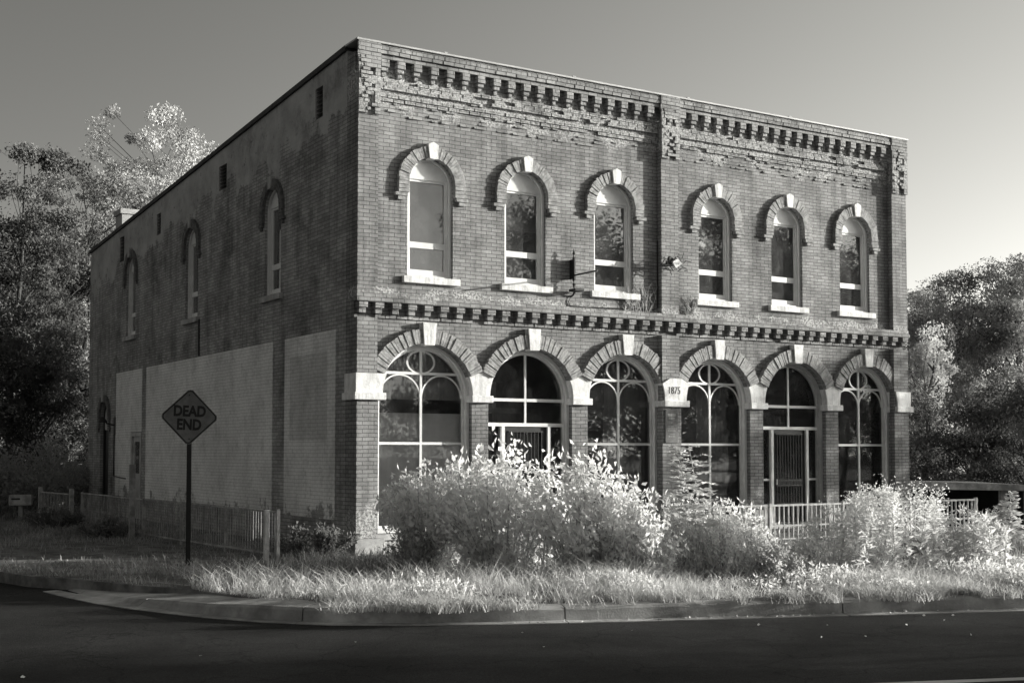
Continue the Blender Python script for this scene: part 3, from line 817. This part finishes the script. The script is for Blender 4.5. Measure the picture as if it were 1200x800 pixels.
tag(st_, 'pale weathered wooden post standing in grass before the side door', 'post')
# front railing
rl = empty('iron_railing', (5.4,-1.95,0), 'pale painted iron railing in front of the shop windows', 'railing')
m = None
px_ = [0, 1.9, 3.75, 5.6, 7.55]
for i in range(4):
    m = MB(); xa, xb = px_[i], px_[i+1]
    n = int((xb-xa)/.115)
    for k in range(1, n): x = xa+(xb-xa)*k/n; m.box(x-.012, x+.012, -.012, .012, .12, .705)
    m.box(xa, xb, -.018, .018, .70, .735); m.box(xa, xb, -.015, .015, .33, .36) ; m.box(xa, xb, -.015, .015, .09, .12)
    m.build('panel', M['iron_w'] if i > 2 else M['iron'], rl)
for x in px_: MB().box(x-.025, x+.025, -.03, .03, -.1, .76).build('post', M['iron_w'] if x > 5 else M['iron'], rl)

# ------------------------------------------------------------------ shed beyond the railing, utility box
def shed():
    a = at(1066, 34.); b = at(1199, 34.5); d = (b-a); d.z = 0; L = d.length; ang = math.atan2(d.y, d.x)
    e = empty('open_shed', (a.x, a.y, -1.7), 'low open timber shed with flat roof and pale fascia beside the trees', 'shed', rz=ang)
    zr = .70+1.7
    MB()._add([(-.9,-.25,zr+.02),(L+.15,-.25,zr-.06),(L+.3,3.4,zr+.06),(-.9,3.4,zr+.14),(-.9,-.25,zr+.24),(L+.15,-.25,zr+.10),(L+.3,3.4,zr+.12),(-.9,3.4,zr+.2)],
              [(0,3,2,1),(4,5,6,7),(0,1,5,4),(1,2,6,5),(2,3,7,6),(3,0,4,7)]).build('roof', M['tar'], e)
    MB()._add([(-.92,-.30,zr+.03),(L+.17,-.30,zr-.05),(L+.17,-.255,zr-.05),(-.92,-.255,zr+.03),(-.92,-.30,zr+.25),(L+.17,-.30,zr+.11),(L+.17,-.255,zr+.11),(-.92,-.255,zr+.25)],
              [(0,3,2,1),(4,5,6,7),(0,1,5,4),(1,2,6,5),(2,3,7,6),(3,0,4,7)]).build('fascia', M['wood'], e)
    for x in (-.6, L-.62, L+.1): MB().box(x-.08, x+.08, -.05, .1, 0, zr-.02).build('post', M['wood'], e)
    MB().box(-.8, L+.2, 3.1, 3.2, 0, zr).build('back_wall', M['black'], e)
    MB().box(-.8, -.72, 0, 3.1, 0, zr).build('end_wall', M['black'], e)
    MB().box(L+.12, L+.2, .1, 3.1, 0, zr-.05).build('end_wall', M['black'], e)
    MB().box(L-1.5, L-.7, -.03, .03, .4, 1.62).build('low_wall', M['wood'], e); MB().box(L-1.55, L-.65, -.06, .06, 1.62, 1.70).build('rail', M['wood'], e)
shed()
bx = at(26, 31.)
ub = empty('letter_box', (bx.x, bx.y, 0), 'pale letter box on a post by dark bushes beyond the fence', 'letter box', rz=-.3)
MB().box(-.26, .26, -.14, .14, .40, .66).build('box', M['iron'], ub, bevel=.02)
MB().box(-.2, .0, -.146, -.139, .54, .58).build('slot', M['ink'], ub)
MB().box(-.05, .05, -.05, .05, -.1, .40).build('post', M['wood'], ub)

# ------------------------------------------------------------------ vegetation
rng = np.random.default_rng(11)
def unit(n):
    v = rng.normal(size=(n, 3)); return v/np.linalg.norm(v, axis=1, keepdims=True)
LIGHTWARD = np.array([.75, -.62, .42])
def leaf_quads(P, size, aspect=.5, up=.0, dirs=None, face=0.):
    """one rhombus leaf per point"""
    n = len(P); d = unit(n) if dirs is None else dirs; d[:, 2] += up; d /= np.linalg.norm(d, axis=1, keepdims=True)
    s = np.cross(d, unit(n))
    if face:
        nn_ = unit(n) + LIGHTWARD*face; nn_ /= np.linalg.norm(nn_, axis=1, keepdims=True)
        d = d - nn_*np.sum(d*nn_, 1, keepdims=True); d /= np.linalg.norm(d, axis=1, keepdims=True)+1e-9; s = np.cross(d, nn_)
    s /= np.linalg.norm(s, axis=1, keepdims=True)+1e-9
    L = (size*(.6+.8*rng.random(n)))[:, None]
    bend = np.cross(d, s)*L*.12
    V = np.stack([P, P+d*L*.5+s*L*aspect*.5+bend, P+d*L, P+d*L*.5-s*L*aspect*.5+bend], 1).reshape(-1, 3)
    Q = np.arange(n*4).reshape(n, 4)
    return V, Q
def join(parts):
    V = []; Q = []; o_ = 0
    for v, q in parts: V.append(v); Q.append(q+o_); o_ += len(v)
    return np.concatenate(V), np.concatenate(Q)

LM = {}
def leafm(v, trans=.3, var=.3, scale=1.2):
    k = (v, trans, var, scale)
    if k not in LM: LM[k] = leaf_mat('leaves %.2f' % v, v, trans, var, scale)
    return LM[k]

def tree(name, base, Ht, Rx, z0, label, v=.4, nclump=90, per=150, leaf=.16, rc=.7, lob=.35, group=None, trunk_r=.2, conifer=False):
    """trunk and limbs as one tapered skeleton; leaves in clumps at the branch ends"""
    global rng
    rng = np.random.default_rng(sum(map(ord, label)) + int(Ht*10))
    e = empty(name, base, label, 'tree', group)
    top = Ht; m = MB()
    pts = [Vector((0, 0, -1.0))]; x = y = 0.
    n = 8
    for k in range(1, n+1):
        x += rng.normal()*.10*Ht/10; y += rng.normal()*.10*Ht/10; pts.append(Vector((x, y, Ht*.9*k/n)))
    m.tube(pts, [trunk_r*(1.25 if k == 0 else 1-.88*k/n) for k in range(n+1)], 9)
    C = []
    zc = (z0+Ht)/2; hz = (Ht-z0)/2
    tries = 0
    lobes = unit(7)*np.array([Rx, Rx, hz])*.62
    while len(C) < nclump and tries < nclump*60:
        tries += 1
        if conifer:
            t = rng.random()**.8; rr = Rx*(1-t)**.75*(.35+.65*rng.random()**.5); a = rng.random()*6.283
            C.append((rr*math.cos(a), rr*math.sin(a), z0+(Ht-z0)*t)); continue
        q = lobes[rng.integers(7)]*(.75+.3*rng.random()) + unit(1)[0]*np.array([Rx, Rx, hz*.9])*.46*rng.random()**.4
        if (q[0]/Rx)**2+(q[1]/Rx)**2+(q[2]/hz)**2 > 1.05: continue
        C.append((q[0], q[1], q[2]+zc))
    C = np.array(C)
    zl, zh = np.percentile(C[:, 2], (2, 97)); C[:, 2] = z0 + np.clip((C[:, 2]-zl)/(zh-zl), 0, 1.03)*(Ht-z0-rc*.5)
    C[:, :2] *= Rx/np.percentile(np.hypot(C[:, 0], C[:, 1]), 97)
    dd = np.linalg.norm(C[:, None]-C[None], axis=2); C = C[(dd < 2.1*rc).sum(1) >= 4]
    # limbs to a third of the clumps, twigs to the rest
    for i, c in enumerate(C):
        c = Vector(c); tz = max((.2+.3*rng.random())*c.z, min(Ht*.82, c.z - (c.xy.length*.65 + rng.random()*.8)))
        k = min(n-1, max(1, int(tz/(Ht*.9)*n))); a = pts[k]
        mid = a.lerp(c, .5) + Vector((rng.normal()*.25, rng.normal()*.25, rng.normal()*.2 - .15*c.xy.length*.2))
        r = trunk_r*(.28 if i % 7 == 0 else .09)
        m.tube([a, mid, c], [r, r*.55, .012], 5, cap=False)
    m.build('trunk', M['bark'], e)
    parts = []
    for c in C:
        nn = int(per*(.5+rng.random())); r_ = rc*(.6+.7*rng.random())
        g = unit(nn)*(rng.random((nn, 1))**.45)*r_*np.array([1, 1, .72])
        # sprays: pull leaves on to a few twigs
        parts.append(leaf_quads(np.array(c)+g, leaf, .55, face=.7))
    V, Q = join(parts)
    me = arr_mesh('crown', V, Q); link('crown', me, leafm(v, .28, .62, .6), e)  # coarse tone noise stands in for sunlit and shaded leaf clumps
    return e

def shrub(name, base, w, h, label, v=.5, nst=34, per=120, leaf=.055, aspect=.5, dens=1., lean=(0, 0), depth=None, droop=.15, cat='shrub', group=None, tips=.0, spray=.10, clump=0):
    """arching stems with leaves along their upper two thirds"""
    e = empty(name, base, label, cat, group); m = MB(); parts = []
    depth = depth or w*.8
    for k in range(nst):
        a = rng.random()*6.283; rr = rng.random()**.55
        tx = math.cos(a)*rr*w/2; ty = math.sin(a)*rr*depth/2
        # stems leave a broad root stock; tall in the middle, lower at the rim
        hh = h*(1-.5*rr**2.4)*(.62+.38*rng.random())*(1.15 if rng.random() < .08 else 1.)
        bx = tx*.35+rng.normal()*.06; by = ty*.35+rng.normal()*.06
        p0 = np.array([bx, by, -.05]); p1 = np.array([bx*.5+tx*.5, by*.5+ty*.5, hh*.62]); p2 = np.array([tx*1.05+lean[0]*hh, ty*1.05+lean[1]*hh, hh*(1-droop*rng.random())])
        t = np.linspace(0, 1, 6)[:, None]
        cur = (1-t)**2*p0 + 2*t*(1-t)*p1*1.05 + t**2*p2
        m.tube([tuple(q) for q in cur], [.011, .010, .009, .007, .005, .003], 4, cap=False)
        nn = int(per*dens*(.6+.8*rng.random()))
        tt = (.12+.88*rng.random(nn)**.75)[:, None]
        if clump: tt = np.clip(np.linspace(.22, 1., clump)[rng.integers(0, clump, nn)]+rng.normal(size=nn)*.035, .1, 1.04)[:, None]
        P = (1-tt)**2*p0 + 2*tt*(1-tt)*p1*1.05 + tt**2*p2
        P = P + unit(nn)*(rng.random((nn, 1))**.6)*spray*(.5+1.3*tt)*max(.6, h)
        P[:, 2] = np.maximum(P[:, 2], .03)
        parts.append(leaf_quads(P, leaf, aspect, .12, face=1.1))
    m.build('stems', M['stem'], e)
    V, Q = join(parts); link('leaves', arr_mesh('leaves', V, Q), leafm(min(.9, v*1.42), .46, .15, 2.5), e)
    return e

def goldenrod(name, base, h, n, spread, label, v=.58, group=None, head=.16, cat='weed', lean=0.):
    e = empty(name, base, label, cat, group); m = MB(); lp = []; hp = []
    for k in range(n):
        x, y = rng.normal(size=2)*spread; hh = h*(.6+.4*rng.random()) if k else h
        lx, ly = rng.normal(size=2)*.10*hh
        if k == 0: x = y = 0
        tip = np.array([x+lx+lean*hh, y+ly, hh]); b0 = np.array([x*.6, y*.6, -.03])
        mid = (b0+tip)/2+np.array([lx*.2, ly*.2, 0])
        m.tube([tuple(b0), tuple(mid), tuple(tip)], [.007, .006, .003], 4, cap=False)
        nl = int(70*hh); t = rng.random(nl)[:, None]*.95+.05
        P = b0+(tip-b0)*t
        ang = rng.random(nl)*6.283
        d = np.stack([np.cos(ang), np.sin(ang), .35+.3*rng.normal(size=nl)], 1)
        lp.append(leaf_quads(P, .13, .22, 0, d, face=.5))
        nh = int(130*head/.16); P = tip + rng.normal(size=(nh, 3))*np.array([head*.42, head*.42, head*.5]) + np.array([0, 0, -head*.2])
        hp.append(leaf_quads(P, .03, .7, .3))
    m.build('stems', M['stem'], e)
    V, Q = join(lp); link('leaves', arr_mesh('leaves', V, Q), leafm(min(.85, v*1.4), .42, .2, 4.), e)
    V, Q = join(hp); link('blossoms', arr_mesh('blossoms', V, Q), leafm(.85, .4, .1, 4.), e)
    return e

def fern_stalk(name, base, tip, label, v=.55, nl=26, ll=.42, seedlean=1.):
    """one leaning stalk with long feathered leaves"""
    e = empty(name, base, label, 'weed'); m = MB(); parts = []
    b = np.zeros(3); t_ = np.array(tip)
    mid = (b+t_)/2 + np.array([-.10*seedlean, 0, .12])
    cur = lambda t: (1-t)**2*b + 2*t*(1-t)*mid + t**2*t_
    m.tube([tuple(cur(q)) for q in np.linspace(0, 1, 9)], [.016-.013*q for q in np.linspace(0, 1, 9)], 5, cap=False)
    for k in range(nl):
        t = .35+.65*k/nl; p = cur(t); a = k*2.4+rng.normal()*.3
        L = ll*(1.1-.75*(k/nl))*(.8+.4*rng.random())
        d = np.array([math.cos(a), math.sin(a), .45]); d /= np.linalg.norm(d)
        q = [p+d*L*s-np.array([0, 0, .35*L*s*s]) for s in np.linspace(0, 1, 5)]
        m.tube([tuple(x) for x in q], [.004, .004, .003, .002, .001], 4, cap=False)
        s = np.linspace(.15, 1, 9)
        P = np.array([p+d*L*x-np.array([0, 0, .35*L*x*x]) for x in s]); sd = np.cross(d, [0, 0, 1]); sd /= np.linalg.norm(sd)
        for sg in (-1, 1):
            D_ = np.tile(sd*sg+d*.35, (9, 1))+rng.normal(size=(9, 3))*.12
            parts.append(leaf_quads(P.copy(), .10*(L/ll)+.025, .3, 0, D_))
    m.build('stem', M['stem'], e); V, Q = join(parts); link('leaves', arr_mesh('leaves', V, Q), leafm(v, .3, .2, 4.), e)
    return e

# the big bush in front of the doors, and its neighbours along the verge
def vb(px, Z): return at(px, Z)
shrub('leafy_bush', vb(505,18.6), 1.75, 1.62, 'grey leafy bush in front of the leftmost shop window', .60, 44, 80, .10, .5, depth=1.4, spray=.085, clump=5)
shrub('leafy_bush', vb(592,18.1), 2.0, 1.98, 'tallest broad leafy bush in front of the left entrance door', .66, 52, 90, .105, .5, depth=1.5, spray=.085, clump=5)
shrub('leafy_bush', vb(688,17.6), 1.75, 1.78, 'dense bright bush between the left entrance and the third shop window', .66, 48, 85, .10, .5, depth=1.4, spray=.085, clump=5)
shrub('leafy_bush', vb(757,17.0), 1.0, 1.10, 'rounded low pale bush at right foot of the bright bush', .66, 30, 80, .08, .5, spray=.09, clump=4)
shrub('young_sapling', vb(531,18.5), .34, 2.36, 'slim sapling with large glossy leaves rising above the grey bush', .55, 3, 36, .17, .42, spray=.05, cat='sapling')
shrub('young_sapling', vb(641,17.9), .5, 1.98, 'thin leafy shoot sticking up from the top of the tallest bush', .6, 5, 44, .11, .45, spray=.05, cat='sapling')
fern_stalk('feathery_weed', vb(838,17.4), (-.70,.0,1.78), 'long feathered stalk leaning left across the plaque pier', .6, 34, .26)
fern_stalk('feathery_weed', vb(826,17.9), (-.22,.1,1.80), 'upright stalk with fern like leaves by the fourth shop window', .6, 22, .50, -.6)
shrub('weed_clump', vb(802,17.9), .8, 1.25, 'tangled weeds filling the gap beside the rounded pale bush', .5, 26, 60, .085, .34)
shrub('weed_clump', vb(838,17.5), 1.15, 1.12, 'thick pale weeds at the foot of the feathered stalks', .62, 30, 60, .085, .34)
shrub('weed_clump', vb(880,18.2), .9, .98, 'wispy weeds in front of the narrow pier left of the barred door', .55, 24, 55, .08, .32)
shrub('weed_clump', vb(905,17.2), .9, .52, 'low grey weeds below the barred door', .42, 24, 80, .055, .45)
shrub('weed_clump', vb(945,17.5), .75, .60, 'low rounded weeds with bright tops before the barred door', .58, 22, 60, .075, .45)
goldenrod('flowering_weed', vb(1012,17.6), 1.16, 13, .24, 'tall thick flowering weeds in front of the last shop window', .58)
goldenrod('flowering_weed', vb(1052,17.8), 1.14, 9, .19, 'flowering weeds with bushy heads at the right building corner', .6, head=.22)
goldenrod('flowering_weed', vb(1086,18.2), 1.08, 6, .14, 'slender flowering weeds left of the pale end railing', .6, head=.2)
goldenrod('flowering_weed', vb(972,17.9), .9, 8, .24, 'shorter flowering weeds between barred door and last window', .55, head=.1)
shrub('weed_clump', vb(1078,19.4), .9, .62, 'dark shaded shrub behind the flowering weeds', .28, 22, 90, .06, .5)
goldenrod('flowering_weed', vb(1128,18.6), .85, 16, .3, 'dull grassy weeds below the end of the pale railing', .42, head=.07)
goldenrod('flowering_weed', vb(1172,18.4), .82, 12, .28, 'pale weeds right of the railing before the shed', .55, head=.09)
fern_stalk('feathery_weed', vb(1178,18.6), (.10,0,1.12), 'single upright feathery stalk in front of the open shed', .6, 30, .20, .2)
shrub('weed_clump', vb(600,17.4), .42, .40, 'small bright leaf tuft at the foot of the tallest bush', .68, 10, 40, .10, .35)
shrub('weed_clump', vb(482,18.2), .9, .7, 'low dark leafy growth at the base of the corner pier', .30, 20, 90, .06, .5)
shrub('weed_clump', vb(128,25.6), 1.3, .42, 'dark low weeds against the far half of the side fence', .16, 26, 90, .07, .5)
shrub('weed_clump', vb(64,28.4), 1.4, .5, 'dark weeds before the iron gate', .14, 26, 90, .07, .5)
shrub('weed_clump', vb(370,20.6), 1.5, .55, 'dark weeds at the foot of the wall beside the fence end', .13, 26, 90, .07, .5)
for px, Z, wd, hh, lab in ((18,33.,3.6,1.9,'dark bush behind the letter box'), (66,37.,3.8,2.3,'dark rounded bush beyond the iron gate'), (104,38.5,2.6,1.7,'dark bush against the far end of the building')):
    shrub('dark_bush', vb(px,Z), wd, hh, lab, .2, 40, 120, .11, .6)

# background trees
TR = [
 # px, Z, H, R, z0, label, v, clumps, leaves per clump, leaf size, clump radius
 (6, 41., 11.4, 2.6, 1.0, 'tall dark tree with bright sunlit clumps at the left edge', .12, 300, 200, .11, .48),
 (58, 45., 9.6, 2.6, .5, 'bushy dark tree between the tall edge tree and the building', .07, 280, 200, .11, .52),
 (104, 54., 13.2, 3.8, 1.5, 'pale topped tree just left of the chimney', .34, 260, 190, .12, .55),
 (186, 58., 15.6, 4.6, 3.5, 'broad loose tree rising behind the chimney', .42, 280, 170, .12, .58),
 (244, 60., 17.2, 5.4, 6., 'tallest bright tree showing above the sloping side roof', .56, 400, 170, .12, .55),
 (-75, 43., 12.5, 3.2, .5, 'dark tree partly cut off by the left picture edge', .07, 260, 170, .13, .6),
 (1090, 50., 6.6, 2.0, -1., 'smaller tree with pale sunlit flank beside the building', .62, 90, 190, .11, .5),
 (1080, 61., 9.2, 2.8, 0., 'dark tree rising just past the right building corner', .32, 230, 190, .12, .6),
 (1128, 57., 9.2, 3.5, 0., 'wide dark tree behind the shed roof', .34, 330, 200, .12, .62),
 (1190, 54., 9.7, 3.8, 0., 'tallest dark tree at the right picture edge', .34, 360, 200, .12, .62),
 (1085, 46., 3.9, 2.2, -1.5, 'dark understorey tree close to the right building corner', .15, 90, 190, .11, .6),
 (1140, 44., 3.6, 2.6, -1.5, 'low dark spreading tree directly behind the shed', .13, 100, 190, .11, .6),
 (1200, 43., 4.4, 2.6, -1.5, 'shaded low tree at the right end of the shed', .14, 100, 190, .11, .6),
]
for px, Z, Ht, Rx, z0, lab, v, nc, per_, lf_, rc_ in TR:
    b = at(px, Z, -.3 if px < 900 else -1.7); dz = -b.z
    tree('broadleaf_tree', b, Ht+dz, Rx, z0+dz, lab, v, nc, per_, lf_, rc_, trunk_r=.17)
def woods(path, hgt, thick, n, v, leaf, label):
    """a far belt of trees that reads as one mass"""
    path = [Vector(p) for p in path]; parts = []
    L = [(path[i+1]-path[i]).length for i in range(len(path)-1)]
    nc = n//160
    for k in range(nc):
        i = rng.choice(len(L), p=np.array(L)/sum(L)); c = path[i].lerp(path[i+1], rng.random())
        a = .65+.35*math.sin(c.x*.31+c.y*.23)*math.sin(c.x*.13-c.y*.17+1.)
        z = hgt*a*rng.random()**.7
        o_ = np.array([c.x+rng.normal()*thick, c.y+rng.normal()*thick, c.z+z])
        parts.append(leaf_quads(o_+unit(160)*(rng.random((160, 1))**.4)*(.7+1.2*rng.random())*leaf*4, leaf, .6))
    V, Q = join(parts); return tag(link('woods', arr_mesh('woods', V, Q), leafm(v, .2, .35, .3)), label, None, None, 'stuff')
woods([at(-160, 62), at(40, 66), at(150, 70)], 6.5, 1.6, 26000, .16, .2, 'dark far woods behind the trees on the left')
woods([at(1040, 62, -1.7), at(1290, 60, -1.7)], 7.5, 1.5, 26000, .16, .2, 'dark far woods behind the trees on the right')
woods([(*street(5, -46), 0), (*street(60, -44), 0), (*street(120, -40), 0)], 10., 2.5, 80000, .13, .22, 'unseen belt of woods added across the street to darken reflections')  # out-of-view belt, put in so the shop glass reflects dark
# trees over the road: across the street to the right of the lens, and one beyond the shed; they shade the road and stand in the glass
def sd(u, s): 
    p = Vector((.933, -.359, 0))*u + Vector((.359, .933, 0))*s; return p
for u, s, Ht, Rx, z0, lab in ((26,-15.0,11.5,6.4,2.2,'big spreading street tree nearest the camera across the road'), (36,-15.4,12.5,6.9,2.2,'second big street tree across the road'),
                              (48,-16.,13.,7.2,2.,'third big street tree across the road'), (60,-19,13.5,7.,2.,'fourth big street tree across the road')):
    p = sd(u, s); tree('street_tree', (p.x, p.y, -.1), Ht, Rx, z0, lab, .3, 230, 260, .16, 1.15, trunk_r=.32)
p = sd(25, -1.6); tree('street_tree', (p.x, p.y, 0), 5.9, 1.0, 2.3, 'slim young tree on the verge beyond the weeds', .35, 60, 90, .16, .5, trunk_r=.1)  # out-of-view tree, added to throw shade over the left lawn
p = sd(31, 3.9); tree('street_tree', (p.x, p.y, -1.7), 9.0, 2.6, 2.6, 'slim tree out beyond the shed shading the corner pier', .35, 60, 90, .2, .7, trunk_r=.16)

# ------------------------------------------------------------------ grass
def in_poly(P, poly):
    x, y = P[:, 0], P[:, 1]; r = np.zeros(len(P), bool); n = len(poly); j = n-1
    for i in range(n):
        xi, yi = poly[i]; xj, yj = poly[j]
        c = ((yi > y) != (yj > y)) & (x < (xj-xi)*(y-yi)/((yj-yi)+1e-12)+xi); r ^= c; j = i
    return r
def vnoise(P, s, seed):
    r_ = np.random.default_rng(seed); out = np.zeros(len(P))
    for k in range(6):
        a = r_.random()*6.283; f = s*(1+.7*k*r_.random()); out += np.sin((P[:, 0]*math.cos(a)+P[:, 1]*math.sin(a))*f + r_.random()*6.28)/(1+.3*k)
    return out/3.2
def grass(name, P, h, mat, wid=.007, lean=.45, label=None):
    n = len(P); a = rng.random(n)*6.283; d = np.stack([np.cos(a), np.sin(a), np.zeros(n)], 1)
    s = np.stack([-np.sin(a), np.cos(a), np.zeros(n)], 1)*(wid*(.6+.8*rng.random(n)))[:, None]
    up = np.zeros((n, 3)); up[:, 2] = h
    b0 = np.concatenate([P, np.zeros((n, 1))-.01], 1); ln = (lean*(.3+rng.random(n))*h)[:, None]
    mid = b0+up*.55+d*ln*.3; tip = b0+up*(.98-.15*rng.random(n))[:, None]+d*ln
    V = np.stack([b0-s, b0+s, mid+s*.8, mid-s*.8, tip], 1).reshape(-1, 3); i = np.arange(n)*5
    Q = np.stack([i, i+1, i+2, i+3], 1); T = np.stack([i+3, i+2, i+4], 1)
    o_ = link(name, arr_mesh(name, V, Q, T), mat); return tag(o_, label, None, None, 'stuff')
def scatter(n, u0, u1, s0, s1):
    """points in kerb coordinates"""
    u = rng.uniform(u0, u1, n); s = rng.uniform(s0, s1, n)
    return np.stack([.937*u+.348*s, -.348*u+.937*s], 1)
lawn_np = [tuple(p) for p in lawn_poly]
foot = [(-.3,-.2),(W+.3,-.2),(W+.3,D+.5),(-.3,D+.5)]
# bright tall verge grass by the kerb
def bright_side(P): return P[:, 0] > -4.0+(P[:, 1]+3.67)*.765+.25*vnoise(P, 3., 21)  # edge of the sunlight; shade beyond it is put into the lawn colour
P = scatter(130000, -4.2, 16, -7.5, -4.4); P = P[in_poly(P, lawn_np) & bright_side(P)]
U = P @ np.array([.937, -.348]); S = P @ np.array([.348, .937])
nz = vnoise(P, 1.6, 1); nf = vnoise(P, 6., 2)
keep = rng.random(len(P)) < np.clip(.36+.45*nz+.6*nf, .02, 1); P = P[keep]; U = U[keep]; S = S[keep]; nz = nz[keep]; nf = nf[keep]
h = (.07+.07*nz+.09*nf+.24*rng.random(len(P))**4)*np.where(U < 3.0, 1.3, .8)*np.clip((S+7.75)*1.5, .3, 1)
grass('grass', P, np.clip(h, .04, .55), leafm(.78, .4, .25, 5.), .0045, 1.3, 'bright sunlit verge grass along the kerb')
# low broad leaves among it
P = scatter(70000, -4, 16, -7.5, -4.2); P = P[in_poly(P, lawn_np) & bright_side(P)]
P = P[rng.random(len(P)) < np.clip(vnoise(P, 2.4, 31)*1.0+vnoise(P, 8., 33)*.4, 0, 1)]
Pz = np.concatenate([P, (.02+(.10+.14*np.clip(vnoise(P, 2.4, 31), 0, 1))[:, None]*rng.random((len(P), 1)))], 1)
V, Q = leaf_quads(Pz, .068, .42, .2, face=1.0)
tag(link('low_weeds', arr_mesh('low_weeds', V, Q), leafm(.80, .4, .25, 5.)), 'low broad leaved weeds mixed into the verge grass', None, None, 'stuff')
# tufts that hang over the kerb
cs = scatter(110, -1, 16, -7.62, -7.1); Pt = np.concatenate([c+rng.normal(size=(int(30+110*rng.random()), 2))*(.04+.08*rng.random()) for c in cs])
grass('grass', Pt, .05+.14*rng.random(len(Pt)), leafm(.6, .3, .2, 3.), .006, 1.2, 'grass tufts hanging over the kerb')
# duller grass farther back
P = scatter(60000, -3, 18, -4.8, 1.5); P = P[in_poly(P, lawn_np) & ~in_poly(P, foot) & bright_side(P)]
keep = rng.random(len(P)) < np.clip(.4+.5*vnoise(P, 1.1, 4)+.3*vnoise(P, 5., 14), .05, 1); P = P[keep]
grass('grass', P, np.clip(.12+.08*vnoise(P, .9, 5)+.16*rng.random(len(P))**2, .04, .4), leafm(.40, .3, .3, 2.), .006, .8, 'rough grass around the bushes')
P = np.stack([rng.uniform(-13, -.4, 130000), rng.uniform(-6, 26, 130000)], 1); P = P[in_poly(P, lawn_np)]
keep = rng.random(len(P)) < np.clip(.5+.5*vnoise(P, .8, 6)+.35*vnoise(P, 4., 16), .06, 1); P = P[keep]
grass('grass', P, np.clip(.05+.05*vnoise(P, .7, 8)+.12*rng.random(len(P))**2, .03, .3), leafm(.30, .3, .5, 1.2), .007, .9, 'lawn beside the building with shade painted into its colour')
# dry leaves blown on to road and gutter
P = np.concatenate([scatter(26, -4, 14, -10.4, -7.7), scatter(300, 1, 16, -7.72, -7.5)])
Pz = np.concatenate([P, np.full((len(P), 1), -.135)], 1)
d = unit(len(P)); d[:, 2] = .15*np.abs(d[:, 2])
V, Q = leaf_quads(Pz, .034, .7, 0, d); V[:, 2] = np.maximum(V[:, 2], -.143)
tag(link('dry_leaves', arr_mesh('dry_leaves', V, Q), leafm(.5, .2, .3, 5.)), 'scattered dry leaves on the road and gutter', None, None, 'stuff')
